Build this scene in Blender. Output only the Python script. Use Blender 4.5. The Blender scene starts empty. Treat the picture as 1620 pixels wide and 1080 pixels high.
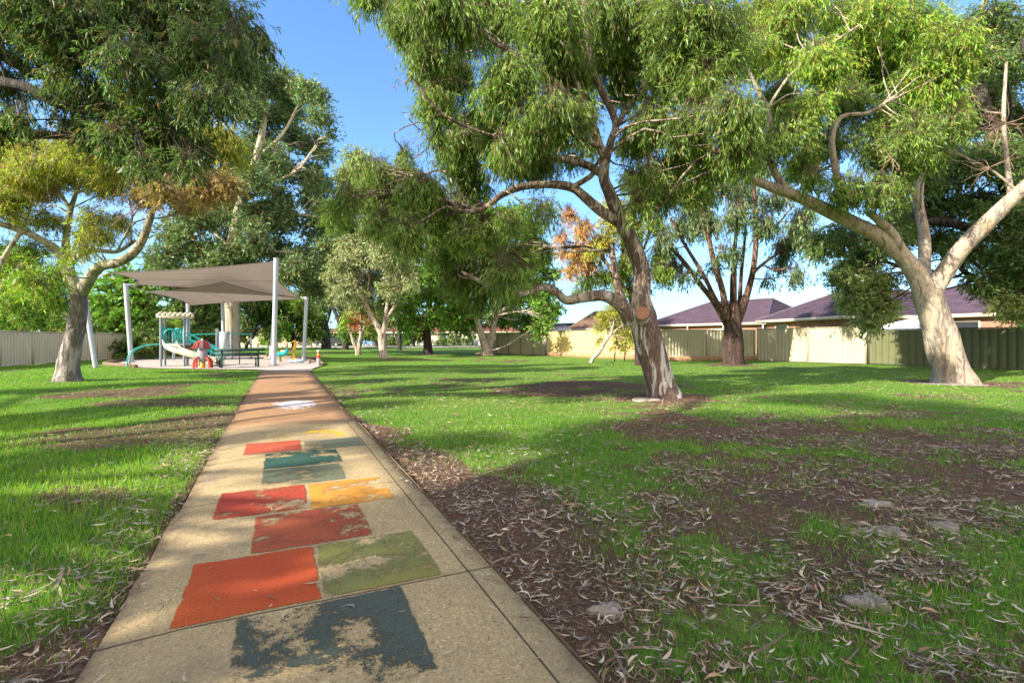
import bpy, math, random
import numpy as np
from mathutils import Vector
rng = np.random.default_rng(11)
random.seed(5)
C = bpy.context.scene.collection
F, EYE, HY = 800.0, 1.3, 536.0          # lens in photo pixels, eye height, horizon row

def P(px, py, Z):                        # photo pixel + distance -> point in the park (X right, Y away, Z up)
    return np.array([(px-810)/F*Z, Z, EYE+(HY-py)/F*Z])
def G(px, py):                           # pixel on the ground -> (x, y)
    Z = EYE*F/(py-HY)
    return np.array([(px-810)/F*Z, Z])
def nrm(a):
    a = np.asarray(a, float); return a/(np.linalg.norm(a, axis=-1, keepdims=True)+1e-9)

PO = np.array([-0.66, 1.912]); DP = np.array([-0.41697, 0.90892]); RP = np.array([0.90892, 0.41697])
def path_uv(x, y):
    dx, dy = x-PO[0], y-PO[1]
    return dx*RP[0]+dy*RP[1], dx*DP[0]+dy*DP[1]
def path_xy(u, v): return PO+np.array([RP[0]*u+DP[0]*v, RP[1]*u+DP[1]*v])

# ---------------------------------------------------------------- noise
_H = np.random.default_rng(3).random((256, 256))
def vnoise(x, y, s=1.0, o=0):
    x = np.asarray(x, float)*s+o*17.3; y = np.asarray(y, float)*s+o*9.7
    xi = np.floor(x).astype(int); yi = np.floor(y).astype(int)
    fx = x-xi; fy = y-yi; fx = fx*fx*(3-2*fx); fy = fy*fy*(3-2*fy)
    a = _H[xi % 256, yi % 256]; b = _H[(xi+1) % 256, yi % 256]; c = _H[xi % 256, (yi+1) % 256]; d = _H[(xi+1) % 256, (yi+1) % 256]
    return (a*(1-fx)+b*fx)*(1-fy)+(c*(1-fx)+d*fx)*fy
def fbm(x, y, s=1.0, o=0, n=4):
    t = 0; w = 0
    for k in range(n):
        t = t+vnoise(x, y, s*2**k, o+k)*0.5**k; w += 0.5**k
    return t/w

# ---------------------------------------------------------------- mesh building
class Acc:
    def __init__(s): s.v = []; s.f = []; s.c = []; s.n = 0
    def add(s, v, f, col=None):
        v = np.asarray(v, float).reshape(-1, 3); f = np.asarray(f, int)
        s.v.append(v); s.f.append(f+s.n); s.n += len(v)
        if col is None: col = (1, 1, 1)
        col = np.asarray(col, float)
        s.c.append(np.broadcast_to(col, (len(v), 3)))
    def box(s, c, d, rz=0, ax=None, col=None):
        x, y, z = [k/2 for k in d]
        v = np.array([[i, j, k] for i in (-x, x) for j in (-y, y) for k in (-z, z)])
        if ax is not None: v = v @ np.array(ax)
        ca, sa = math.cos(rz), math.sin(rz)
        v = v @ np.array([[ca, sa, 0], [-sa, ca, 0], [0, 0, 1]])
        s.add(v+np.array(c), [[0, 1, 3, 2], [4, 6, 7, 5], [0, 4, 5, 1], [2, 3, 7, 6], [0, 2, 6, 4], [1, 5, 7, 3]], col)
    def bar(s, a, b, w, h=None, up=(0, 0, 1)):      # box running from a to b
        a = np.array(a, float); b = np.array(b, float); h = h or w
        d = nrm(b-a); up = np.array(up, float)
        if abs(d@up) > .95: up = np.array([1., 0, 0])
        sd = nrm(np.cross(d, up)); u = np.cross(sd, d)
        s.box((a+b)/2, (w, np.linalg.norm(b-a), h), ax=[sd, d, u])
    def tube(s, pts, rad, n=8, res=4, wob=0.0, cap=True, col=None):
        pts = np.asarray(pts, float); rad = np.asarray(rad, float)
        if rad.ndim == 0: rad = np.full(len(pts), float(rad))
        if res > 1 and len(pts) > 2:
            e = np.vstack([2*pts[0]-pts[1], pts, 2*pts[-1]-pts[-2]]); out = []; ro = []
            for i in range(len(pts)-1):
                p0, p1, p2, p3 = e[i:i+4]
                for k in range(res):
                    t = k/res
                    out.append(.5*((2*p1)+(-p0+p2)*t+(2*p0-5*p1+4*p2-p3)*t*t+(-p0+3*p1-3*p2+p3)*t**3)); ro.append(rad[i]*(1-t)+rad[i+1]*t)
            out.append(pts[-1]); ro.append(rad[-1]); pts = np.array(out); rad = np.array(ro)
        T = nrm(np.gradient(pts, axis=0)); ref = np.array([0., 1, 0]) if abs(T[0][2]) > .7 else np.array([0., 0, 1])
        m = len(pts); A = np.zeros((m, 3)); a = nrm(np.cross(T[0], ref))
        for i in range(m):
            a = a-T[i]*(a@T[i]); a = nrm(a); A[i] = a
        B = np.cross(T, A); th = np.arange(n)*2*math.pi/n
        rr = rad[:, None]*np.ones((1, n))
        if wob: 
            ph = rng.random(3)*9
            rr = rr*(1+wob*(np.sin(th*2+ph[0]+np.arange(m)[:, None]*.5)*.5+np.sin(th*3+ph[1]-np.arange(m)[:, None]*.37)*.5)+wob*.5*(rng.random((m, n))-.5))
        v = pts[:, None]+rr[..., None]*(A[:, None]*np.cos(th)[None, :, None]+B[:, None]*np.sin(th)[None, :, None])
        i = np.arange(m-1)[:, None]*n; j = np.arange(n)[None]; j2 = (j+1) % n
        f = np.stack([i+j, i+j2, i+n+j2, i+n+j], -1).reshape(-1, 4)
        s.add(v.reshape(-1, 3), f, col)
        if cap:
            s.add(np.vstack([v[0], v[-1]]), [[k for k in range(n)][::-1], [n+k for k in range(n)]], col)
    def lathe(s, c, prof, n=12, sx=1, sy=1, col=None):
        th = np.arange(n)*2*math.pi/n; pr = np.array(prof, float)
        v = np.stack([pr[:, 0:1]*np.cos(th)*sx, pr[:, 0:1]*np.sin(th)*sy, pr[:, 1:2]*np.ones(n)], -1)+np.array(c)
        i = np.arange(len(pr)-1)[:, None]*n; j = np.arange(n)[None]; j2 = (j+1) % n
        s.add(v.reshape(-1, 3), np.stack([i+j, i+j2, i+n+j2, i+n+j], -1).reshape(-1, 4), col)
    def build(s, name, m, parent=None, smooth=False, colour=False):
        me = bpy.data.meshes.new(name); V = np.vstack(s.v)
        q = parent
        while q is not None: V = V-np.array(q.location); q = q.parent
        me.vertices.add(len(V)); me.vertices.foreach_set('co', V.astype(np.float32).ravel())
        li = np.concatenate([f.ravel() for f in s.f]); tot = np.concatenate([np.full(len(f), f.shape[1]) for f in s.f])
        st = np.concatenate([[0], np.cumsum(tot)[:-1]])
        me.loops.add(len(li)); me.loops.foreach_set('vertex_index', li.astype(np.int32))
        me.polygons.add(len(tot)); me.polygons.foreach_set('loop_start', st.astype(np.int32)); me.polygons.foreach_set('loop_total', tot.astype(np.int32))
        if smooth: me.polygons.foreach_set('use_smooth', np.ones(len(tot), bool))
        me.update(calc_edges=True)
        if colour:
            a = me.attributes.new('leaf_colour', 'FLOAT_COLOR', 'POINT'); cc = np.ones((len(V), 4), np.float32); cc[:, :3] = np.vstack(s.c)
            a.data.foreach_set('color', cc.ravel())
        o = bpy.data.objects.new(name, me); C.objects.link(o); me.materials.append(m)
        if parent is not None: o.parent = parent
        return o

def tag(o, label=None, cat=None, group=None, kind=None):
    if label: o['label'] = label
    if cat: o['category'] = cat
    if group: o['group'] = group
    if kind: o['kind'] = kind
    return o
def thing(name, loc, label, cat, group=None):
    o = bpy.data.objects.new(name, None); C.objects.link(o); o.location = tuple(float(k) for k in loc); o.empty_display_size = .3
    return tag(o, label, cat, group)

# ---------------------------------------------------------------- materials
class NT:
    def __init__(s, name):
        s.m = bpy.data.materials.new(name); s.m.use_nodes = True; s.t = s.m.node_tree; s.n = s.t.nodes
        s.b = s.n['Principled BSDF']; s.o = s.n['Material Output']; s.tc = s.n.new('ShaderNodeTexCoord')
    def l(s, a, b): s.t.links.new(a, b)
    def noise(s, scale, detail=4, rough=.6, vec=None, dist=0, st=None):
        n = s.n.new('ShaderNodeTexNoise'); n.inputs['Scale'].default_value = scale; n.inputs['Detail'].default_value = detail
        n.inputs['Roughness'].default_value = rough; n.inputs['Distortion'].default_value = dist
        v = vec or s.tc.outputs['Object']
        if st:
            mp = s.n.new('ShaderNodeMapping'); mp.inputs['Scale'].default_value = st; s.l(v, mp.inputs['Vector']); v = mp.outputs[0]
        s.l(v, n.inputs['Vector']); return n.outputs[0]
    def ramp(s, f, stops, const=False):
        r = s.n.new('ShaderNodeValToRGB'); s.l(f, r.inputs[0]); e = r.color_ramp.elements
        if const: r.color_ramp.interpolation = 'CONSTANT'
        while len(e) < len(stops): e.new(.5)
        for q, (p, c) in zip(e, stops):
            q.position = p; q.color = (*c, 1) if isinstance(c, tuple) else (c, c, c, 1)
        return r.outputs[0]
    def mix(s, f, a, b, mode='MIX'):
        m = s.n.new('ShaderNodeMix'); m.data_type = 'RGBA'; m.blend_type = mode; m.clamp_factor = True
        for k, q in ((0, f), (6, a), (7, b)):
            if hasattr(q, 'links') or hasattr(q, 'is_output'): s.l(q, m.inputs[k])
            elif k == 0: m.inputs[0].default_value = q
            else: m.inputs[k].default_value = (*q, 1)
        return m.outputs[2]
    def math(s, op, a, b=0.0):
        m = s.n.new('ShaderNodeMath'); m.operation = op
        for k, q in ((0, a), (1, b)):
            if hasattr(q, 'is_output'): s.l(q, m.inputs[k])
            else: m.inputs[k].default_value = q
        return m.outputs[0]
    def bump(s, h, d=.02, st=1.0):
        b = s.n.new('ShaderNodeBump'); b.inputs['Distance'].default_value = d; b.inputs['Strength'].default_value = st
        s.l(h, b.inputs['Height']); s.l(b.outputs[0], s.b.inputs['Normal'])
    def attr(s, name):
        a = s.n.new('ShaderNodeAttribute'); a.attribute_name = name; return a
    def done(s, col=None, rough=.7, metal=0, spec=.3):
        if col is not None:
            if hasattr(col, 'is_output'): s.l(col, s.b.inputs['Base Color'])
            else: s.b.inputs['Base Color'].default_value = (*col, 1)
        s.b.inputs['Roughness'].default_value = rough; s.b.inputs['Metallic'].default_value = metal
        s.b.inputs['Specular IOR Level'].default_value = spec
        return s.m

def paint(name, col, rough=.5, var=.12, scale=3, metal=0, bump=0):
    t = NT(name); n = t.noise(scale, 5)
    a = tuple(c*(1-var) for c in col); b = tuple(min(1, c*(1+var)) for c in col)
    c = t.ramp(n, [(.3, a), (.7, b)])
    if bump: t.bump(t.noise(scale*8, 3), bump)
    return t.done(c, rough, metal)

def leaf_mat(name, trans=.45, gloss=.12):
    t = NT(name); a = t.attr('leaf_colour').outputs['Color']
    d = t.n.new('ShaderNodeBsdfDiffuse'); t.l(a, d.inputs[0])
    tr = t.n.new('ShaderNodeBsdfTranslucent')
    w = t.mix(1.0, a, (1.0, 1.22, .5), 'MULTIPLY'); t.l(w, tr.inputs[0])
    g = t.n.new('ShaderNodeBsdfGlossy'); g.inputs['Roughness'].default_value = .42; g.inputs[0].default_value = (.7, .75, .8, 1)
    m1 = t.n.new('ShaderNodeMixShader'); m1.inputs[0].default_value = trans; t.l(d.outputs[0], m1.inputs[1]); t.l(tr.outputs[0], m1.inputs[2])
    m2 = t.n.new('ShaderNodeMixShader'); m2.inputs[0].default_value = gloss; t.l(m1.outputs[0], m2.inputs[1]); t.l(g.outputs[0], m2.inputs[2])
    t.l(m2.outputs[0], t.o.inputs[0]); t.n.remove(t.b); return t.m
LEAF = leaf_mat('leaf', .45, .03); LEAFD = leaf_mat('leaf_dull', .34, .015); BLADE = leaf_mat('grass_blade', .52, .02)
def litter_mat():
    t = NT('dry_leaf'); a = t.attr('leaf_colour').outputs['Color']; return t.done(a, .75)
DRY = litter_mat()

def bark(name, pale, mid, dark, scale=1.0, darkness=.4, streak=(1, 1, .22), low=None, lowh=1.5, lowc=(.09, .07, .06)):
    t = NT(name)
    scale *= 1.7; n1 = t.noise(2.2*scale, 6, .6, dist=.6, st=streak); n2 = t.noise(5*scale, 6, .65, dist=1.2, st=streak); n3 = t.noise(14*scale, 5, .7, st=streak)
    c = t.ramp(n1, [(.36, mid), (.47, pale), (.62, pale), (.72, mid)])
    c = t.mix(t.ramp(n2, [(darkness*.9+.2, 0.0), (darkness*.9+.24, 1.0)]), dark, c)
    c = t.mix(t.ramp(n3, [(.35, .25), (.6, 0.0)]), c, tuple(k*.55 for k in mid))
    if low:
        sp = t.n.new('ShaderNodeSeparateXYZ'); t.l(t.tc.outputs['Object'], sp.inputs[0])
        hgt = t.math('ADD', t.math('MULTIPLY', sp.outputs[2], 1/lowh), t.math('MULTIPLY', t.math('SUBTRACT', n2, .5), 1.6))
        rough = t.ramp(n3, [(.3, tuple(k*.45 for k in lowc)), (.52, lowc), (.66, tuple(min(1, k*2.2) for k in lowc))])
        rough = t.mix(t.ramp(n1, [(.53, 0.0), (.57, .85)]), rough, low)
        c = t.mix(t.ramp(hgt, [(.85, 1.0), (1.0, 0.0)]), c, rough)
    vb = t.n.new('ShaderNodeTexVoronoi'); vb.feature = 'DISTANCE_TO_EDGE'; vb.inputs['Scale'].default_value = 9*scale; mb = t.n.new('ShaderNodeMapping'); mb.inputs['Scale'].default_value = (1, 1, .2)
    t.l(t.tc.outputs['Object'], mb.inputs[0]); wv = t.mix(.12, mb.outputs[0], t.noise(6, 4)); t.l(wv, vb.inputs['Vector']); cr = t.ramp(vb.outputs[0], [(.0, .55), (.05, 0.0)])
    c = t.mix(t.math('MULTIPLY', cr, t.ramp(n1, [(.4, 1.0), (.55, .15)])), c, dark)
    t.bump(t.math('ADD', t.math('ADD', n3, t.math('MULTIPLY', cr, -.8)), t.math('MULTIPLY', n2, 2.0)), .03, .9)
    return t.done(c, .85)

# ---------------------------------------------------------------- camera, light, sky
cam = bpy.data.objects.new('camera', bpy.data.cameras.new('camera')); C.objects.link(cam); bpy.context.scene.camera = cam
cam.location = (0, 0, EYE); cam.rotation_euler = (math.pi/2, 0, 0)
cam.data.sensor_width = 36; cam.data.lens = F/1620*36; cam.data.shift_y = -4/1620; cam.data.clip_end = 2000; cam.data.clip_start = .05
SUN_AZ, SUN_EL = math.radians(33), math.radians(27)      # direction light travels: from +X towards +Y
SD = np.array([math.cos(SUN_AZ), math.sin(SUN_AZ)])
sun = bpy.data.objects.new('sun', bpy.data.lights.new('sun', 'SUN')); C.objects.link(sun)
sun.data.energy = 5.0; sun.data.angle = math.radians(.55); sun.data.color = (1, .92, .78)
sun.rotation_euler = Vector((SD[0]*math.cos(SUN_EL), SD[1]*math.cos(SUN_EL), -math.sin(SUN_EL))).to_track_quat('-Z', 'Y').to_euler()
w = bpy.data.worlds.new('World'); bpy.context.scene.world = w; w.use_nodes = True
nt = w.node_tree; bg = nt.nodes['Background']; sk = nt.nodes.new('ShaderNodeTexSky'); sk.sky_type = 'NISHITA'; sk.sun_disc = False
sk.sun_elevation = SUN_EL; sk.sun_rotation = math.atan2(-SD[0], -SD[1]); sk.air_density = 1.0; sk.dust_density = .25; sk.ozone_density = 2.5
tc = nt.nodes.new('ShaderNodeTexCoord'); mp = nt.nodes.new('ShaderNodeMapping'); mp.inputs['Scale'].default_value = (1.2, 1.2, 5)
nz = nt.nodes.new('ShaderNodeTexNoise'); nz.inputs['Scale'].default_value = 2.2; nz.inputs['Detail'].default_value = 7
nt.links.new(tc.outputs['Generated'], mp.inputs[0]); nt.links.new(mp.outputs[0], nz.inputs['Vector'])
sx = nt.nodes.new('ShaderNodeSeparateXYZ'); nt.links.new(tc.outputs['Generated'], sx.inputs[0])
r1 = nt.nodes.new('ShaderNodeValToRGB'); r1.color_ramp.elements[0].position = .46; r1.color_ramp.elements[1].position = .8; nt.links.new(nz.outputs[0], r1.inputs[0])
r2 = nt.nodes.new('ShaderNodeValToRGB'); r2.color_ramp.elements[0].position = .02; r2.color_ramp.elements[0].color = (1, 1, 1, 1); r2.color_ramp.elements[1].position = .3; r2.color_ramp.elements[1].color = (0, 0, 0, 1)
nt.links.new(sx.outputs[2], r2.inputs[0])
mm = nt.nodes.new('ShaderNodeMath'); mm.operation = 'MULTIPLY'; nt.links.new(r1.outputs[0], mm.inputs[0]); nt.links.new(r2.outputs[0], mm.inputs[1])
mx = nt.nodes.new('ShaderNodeMix'); mx.data_type = 'RGBA'; nt.links.new(mm.outputs[0], mx.inputs[0]); nt.links.new(sk.outputs[0], mx.inputs[6]); mx.inputs[7].default_value = (4.8, 5.2, 5.6, 1)
tn = nt.nodes.new('ShaderNodeMix'); tn.data_type = 'RGBA'; tn.blend_type = 'MULTIPLY'; tn.inputs[0].default_value = 1; nt.links.new(mx.outputs[2], tn.inputs[6]); tn.inputs[7].default_value = (.74, .93, 1.12, 1)
# unseen bright cloud added behind the photographer to lift the shade with neutral light
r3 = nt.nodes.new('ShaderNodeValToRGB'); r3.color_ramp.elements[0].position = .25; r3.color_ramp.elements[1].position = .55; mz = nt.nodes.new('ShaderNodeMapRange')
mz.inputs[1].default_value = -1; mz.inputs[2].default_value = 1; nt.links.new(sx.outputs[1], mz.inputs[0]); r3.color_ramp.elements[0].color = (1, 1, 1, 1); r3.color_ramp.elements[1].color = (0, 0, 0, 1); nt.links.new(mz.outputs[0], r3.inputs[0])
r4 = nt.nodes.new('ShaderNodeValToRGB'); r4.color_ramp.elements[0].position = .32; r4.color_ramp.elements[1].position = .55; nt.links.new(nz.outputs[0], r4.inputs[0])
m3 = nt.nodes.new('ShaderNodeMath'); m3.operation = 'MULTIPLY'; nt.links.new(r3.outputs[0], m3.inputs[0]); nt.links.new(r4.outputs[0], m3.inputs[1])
r5 = nt.nodes.new('ShaderNodeValToRGB'); e5 = r5.color_ramp.elements; e5[0].position = 0; e5[0].color = (.60, .68, .76, 1); e5[1].position = .28; e5[1].color = (1, 1, 1, 1); nt.links.new(sx.outputs[2], r5.inputs[0])
hz_ = nt.nodes.new('ShaderNodeMix'); hz_.data_type = 'RGBA'; hz_.blend_type = 'MULTIPLY'; hz_.inputs[0].default_value = 1; nt.links.new(tn.outputs[2], hz_.inputs[6]); nt.links.new(r5.outputs[0], hz_.inputs[7])
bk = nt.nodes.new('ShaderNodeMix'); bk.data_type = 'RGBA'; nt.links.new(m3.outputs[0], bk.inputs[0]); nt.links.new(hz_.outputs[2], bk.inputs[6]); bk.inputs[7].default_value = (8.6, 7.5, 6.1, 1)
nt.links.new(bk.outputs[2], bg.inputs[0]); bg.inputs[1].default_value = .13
sc = bpy.context.scene; sc.view_settings.view_transform = 'Standard'; sc.view_settings.look = 'None'; sc.view_settings.exposure = 1.35
sc.cycles.max_bounces = 7; sc.cycles.diffuse_bounces = 4; sc.cycles.transmission_bounces = 5; sc.cycles.transparent_max_bounces = 8; sc.cycles.use_denoising = True
sc.cycles.sample_clamp_indirect = 6

# ---------------------------------------------------------------- lawn cover map (world-fixed; read off the photo)
TRUNKS = [((1040, 630), .9), ((1508, 606), 1.3), ((1160, 577), 1.6), ((105, 603), .5), ((676, 561), 1.3), ((770, 562), 1.5), ((607, 566), 1.2)]
PATCH = [  # px, py, rx, ry, cover
 (1300, 800, 620, 330, .74), (560, 600, 80, 40, .85), (760, 600, 300, 22, .8), (650, 572, 260, 6, .9), (730, 570, 150, 2.2, .3), (700, 582, 300, 7, 1.05), (950, 574, 120, 8, 1.), (640, 582, 160, 8, .9),
 (720, 650, 210, 32, 1.15), (890, 745, 190, 70, 1.05), (840, 690, 180, 45, 1.15), (1320, 632, 360, 30, 1.), (1150, 596, 170, 14, 1.), (1450, 592, 200, 14, .95),
 (1500, 655, 200, 25, .95), (960, 612, 160, 5, .15), (860, 622, 90, 5, .2), (1000, 600, 90, 5, .6), (1330, 690, 270, 22, .34), (1240, 735, 220, 32, .42), (1420, 740, 180, 36, .46), (1560, 700, 120, 30, .25),
 (1450, 780, 220, 40, .42), (930, 830, 200, 60, .95), (1010, 960, 140, 120, 1.1), (1180, 960, 130, 90, .88), (1300, 1040, 200, 60, .8), (1530, 830, 140, 60, .8), (1560, 960, 130, 70, .75), (1110, 850, 110, 45, .75),
 (870, 990, 90, 80, .12), (800, 880, 60, 60, .35), (690, 750, 50, 40, .3), (1340, 880, 120, 36, .52), (1450, 900, 90, 36, .48), (1110, 640, 70, 12, .6), (1060, 700, 60, 30, .6)]
def cover(x, y):
    x = np.asarray(x, float); y = np.asarray(y, float)
    u, v = path_uv(x, y); yy = np.maximum(y, .8)
    px = 810+x/yy*F; py = HY+EYE*F/yy
    n = fbm(x, y, .9, 2, 5)
    left = 1.0-np.clip((fbm(x, y, .45, 7, 4)-.6)*9, 0, .75)
    c = np.full(x.shape, .7)
    wx = (fbm(x, y, .5, 21)-.5)*120; wy = (fbm(x, y, .5, 31)-.5)*50
    for (a, b, rx, ry, val) in PATCH:
        far = np.clip(b-HY, 0, 200)/200
        d = ((px+wx*(.3+far)-a)/rx)**2+((py+wy*far-b)/ry)**2
        k = np.clip((1.25-d)/.6, 0, 1); k = k*k*(3-2*k)
        c = c*(1-k)+val*k
    c = np.where(y < 1.5, .6, c)
    c = c+((n-.5)*1.5+(fbm(x, y, 3.2, 71, 4)-.5)*1.7)*np.clip(1.2-abs(c-.5)*1.3, .5, 1)-.04
    c = np.where(u < 0, left, c)
    for (a, b, rx, ry) in ((130, 785, 80, 22), (250, 640, 120, 8), (200, 620, 160, 4), (60, 700, 60, 8), (60, 1060, 90, 40), (330, 605, 60, 4)):
        d = ((px+wx*.4-a)/rx)**2+((py-b)/ry)**2
        k = np.clip((1.2-d)/.6, 0, 1)*(u < 0); c = c*(1-.5*k*(.4+1.2*fbm(x, y, 2.5, 77, 3)))
    sw = np.clip((fbm(v, u*0, .5, 61, 2)-.3)*2.6, 0, 1)*np.clip((6.5-v)/3, 0, 1); c = c*np.where((u > .85) & (v < 7), np.clip((u-.9-.8*sw*n*1.6)/(.25+.5*sw), 0, 1), 1)
    c = c*np.where(u < -.8, np.clip((-u-.86)/.14, .25, 1), 1)
    for (q, r) in TRUNKS:
        g = G(*q); d = np.hypot(x-g[0], y-g[1]); c = c*np.clip((d/r-.6)/.7, 0, 1)
    return np.clip(c, 0, 1)

SAND = [G(165, 577), G(215, 581.5), G(300, 583.5), G(400, 584.5), G(430, 586), G(492, 584), G(511, 577.5), G(498, 569), G(478, 566.5), G(380, 562.5), G(250, 565.5), G(192, 571)]
SAND = np.array(SAND)
def in_poly(x, y, poly, grow=0):
    c = poly.mean(0); q = c+(poly-c)*(1+grow); x = np.asarray(x); y = np.asarray(y); r = np.zeros(x.shape, bool); j = len(q)-1
    for i in range(len(q)):
        xi, yi = q[i]; xj, yj = q[j]
        r ^= ((yi > y) != (yj > y)) & (x < (xj-xi)*(y-yi)/(yj-yi+1e-12)+xi); j = i
    return r
def height(x, y):
    u, v = path_uv(x, y)
    h = (fbm(x, y, .35, 4, 3)-.5)*.12+(fbm(x, y, 3, 9, 3)-.5)*.025
    edge = np.clip((np.abs(u)-.85)/1.2, 0, 1); edge = np.where((v > -6) & (v < 21.5), edge, 1)
    h = h*edge-.018*(1-edge)
    return np.where(in_poly(x, y, SAND, .06), -.03, h)

# ---------------------------------------------------------------- ground
def ground_mat():
    t = NT('ground'); a = t.attr('cover').outputs['Fac']; ob = t.tc.outputs['Object']
    n1 = t.noise(1.3, 6, .6); n2 = t.noise(14, 5, .7); n3 = t.noise(70, 4, .75); n4 = t.noise(3.5, 5, .6)
    vo = t.n.new('ShaderNodeTexVoronoi'); vo.inputs['Scale'].default_value = 55; t.l(ob, vo.inputs['Vector'])
    dirt = t.ramp(n3, [(.3, (.036, .022, .014)), (.5, (.115, .072, .048)), (.72, (.23, .16, .11))])
    dirt = t.mix(t.ramp(n1, [(.4, 0.0), (.6, .55)]), dirt, (.16, .088, .055))
    sand = t.ramp(n2, [(.3, (.16, .135, .12)), (.7, (.30, .26, .22))])
    dirt = t.mix(t.ramp(n4, [(.64, 0.0), (.69, .8)]), dirt, sand)
    chips = t.ramp(vo.outputs['Color'], [(.80, (0, 0, 0)), (.84, (1, 1, 1))])
    dirt = t.mix(t.math('MULTIPLY', chips, .6), dirt, (.26, .20, .15))
    grass = t.ramp(n2, [(.3, (.05, .13, .012)), (.55, (.11, .25, .025)), (.75, (.21, .35, .05))])
    grass = t.mix(t.ramp(n1, [(.45, 0.0), (.7, .3)]), grass, (.28, .31, .09))
    sp = t.n.new('ShaderNodeSeparateXYZ'); t.l(ob, sp.inputs[0]); far = t.ramp(t.math('MULTIPLY', sp.outputs[1], .02), [(.10, -.0), (.42, .55)])
    k = t.math('ADD', t.math('ADD', a, far), t.math('MULTIPLY', t.math('SUBTRACT', n2, .5), .9))
    c = t.mix(t.ramp(k, [(.78, 0.0), (1.1, .85)]), dirt, grass)
    t.bump(t.math('ADD', n3, t.math('MULTIPLY', n2, .8)), .02, 1)
    return t.done(c, .95, spec=.1)
def axis_pts(lim_near, lim_far, step):
    a = [0.0]; s = step
    while a[-1] < lim_far:
        if a[-1] > lim_near: s *= 1.045
        a.append(a[-1]+s)
    return np.array(a)
ax = axis_pts(9, 450, .07); xs = np.concatenate([-ax[:0:-1], ax]); ys = np.concatenate([-axis_pts(2, 120, .3)[:0:-1], axis_pts(16, 500, .07)])
gx, gy = np.meshgrid(xs, ys, indexing='ij'); gz = height(gx, gy); gc = cover(gx, gy)
nx, ny = gx.shape; i = np.arange(nx-1)[:, None]*ny; j = np.arange(ny-1)[None]
A = Acc(); A.add(np.stack([gx, gy, gz], -1).reshape(-1, 3), np.stack([i+j, i+ny+j, i+ny+j+1, i+j+1], -1).reshape(-1, 4))
gr = A.build('ground', ground_mat(), smooth=True); tag(gr, 'park ground of dark mulch soil and lawn', 'ground', kind='structure')
at = gr.data.attributes.new('cover', 'FLOAT', 'POINT'); at.data.foreach_set('value', gc.astype(np.float32).ravel())

# ---------------------------------------------------------------- path
def path_mat():
    t = NT('path'); ob = t.tc.outputs['Object']; sp = t.n.new('ShaderNodeSeparateXYZ'); t.l(ob, sp.inputs[0]); u, v = sp.outputs[0], sp.outputs[1]
    n1 = t.noise(1.6, 6, .6); n2 = t.noise(160, 3, .8); n3 = t.noise(9, 6, .65); n4 = t.noise(420, 2, .7)
    con = t.ramp(n2, [(.33, (.20, .145, .08)), (.5, (.50, .37, .175)), (.68, (.68, .52, .27))])
    vo = t.n.new('ShaderNodeTexVoronoi'); vo.inputs['Scale'].default_value = 95; t.l(ob, vo.inputs['Vector'])
    con = t.mix(t.ramp(vo.outputs['Color'], [(.10, .55), (.3, 0.0)]), con, (.13, .085, .045)); con = t.mix(t.ramp(vo.outputs['Color'], [(.72, 0.0), (.9, .7)]), con, (.72, .60, .40))
    con = t.mix(t.ramp(n1, [(.35, .0), (.65, .5)]), con, (.31, .235, .14))
    n6 = t.noise(.9, 8, .75, dist=.8); con = t.mix(t.ramp(n6, [(.5, 0.0), (.66, .55)]), con, (.19, .16, .12))
    con = t.mix(t.ramp(n3, [(.60, 0.0), (.75, .45)]), con, (.20, .17, .13))
    red = t.ramp(n2, [(.3, (.22, .115, .055)), (.5, (.36, .20, .10)), (.7, (.48, .30, .16))])
    red = t.mix(t.ramp(n1, [(.4, .0), (.65, .5)]), red, (.27, .17, .10))
    k = t.math('ADD', v, t.math('MULTIPLY', t.math('SUBTRACT', n3, .5), .6))
    c = t.mix(t.ramp(t.math('MULTIPLY', k, .1), [(.60, 0.0), (.66, 1.0)]), con, red)
    # pale scar where the surface has worn through, and dirt along both edges
    dx = t.math('MULTIPLY', t.math('SUBTRACT', u, .07), 2.4); dy = t.math('MULTIPLY', t.math('SUBTRACT', v, 8.8), 1.35)
    d = t.math('ADD', t.math('ADD', t.math('POWER', dx, 2), t.math('POWER', dy, 2)), t.math('MULTIPLY', t.math('SUBTRACT', n3, .5), 4.5))
    c = t.mix(t.ramp(d, [(.62, 1.0), (.68, 0.0)]), c, (.62, .60, .60))
    au = t.math('ADD', t.math('ABSOLUTE', u), t.math('MULTIPLY', t.math('SUBTRACT', n3, .5), .35))
    c = t.mix(t.ramp(au, [(.80, 0.0), (.93, .75)]), c, (.14, .09, .06))
    # joints sawn into the concrete
    js = []
    for q in (.62, 2.55, 4.25, 6.2): js.append(t.math('LESS_THAN', t.math('ABSOLUTE', t.math('SUBTRACT', v, q)), .0065))
    s1 = js[0]
    for q in js[1:]: s1 = t.math('MAXIMUM', s1, q)
    ln = t.math('MULTIPLY', t.math('LESS_THAN', t.math('ABSOLUTE', t.math('SUBTRACT', u, .745)), .005), t.math('LESS_THAN', v, 6.2))
    s1 = t.math('MAXIMUM', s1, ln)
    c = t.mix(t.math('MULTIPLY', s1, .85), c, (.05, .035, .025))
    t.bump(t.math('ADD', t.math('ADD', n2, n4), t.math('MULTIPLY', s1, -4.0)), .004, .8)
    return t.done(c, .9, spec=.2)
def frame_obj(o): o.location = (PO[0], PO[1], 0); o.rotation_euler = (0, 0, math.atan2(RP[1], RP[0])); return o
A = Acc(); vs = np.arange(-6, 20.9, .25); us = np.array([-.9, -.89, -.6, -.3, 0, .3, .6, .88, .89]); 
uu, vv = np.meshgrid(us, vs, indexing='ij'); zz = np.where(np.abs(uu) > .885, .004, .022); ww = (fbm(vv, uu*0, 1.5, 3)-.5)*.07
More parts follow.
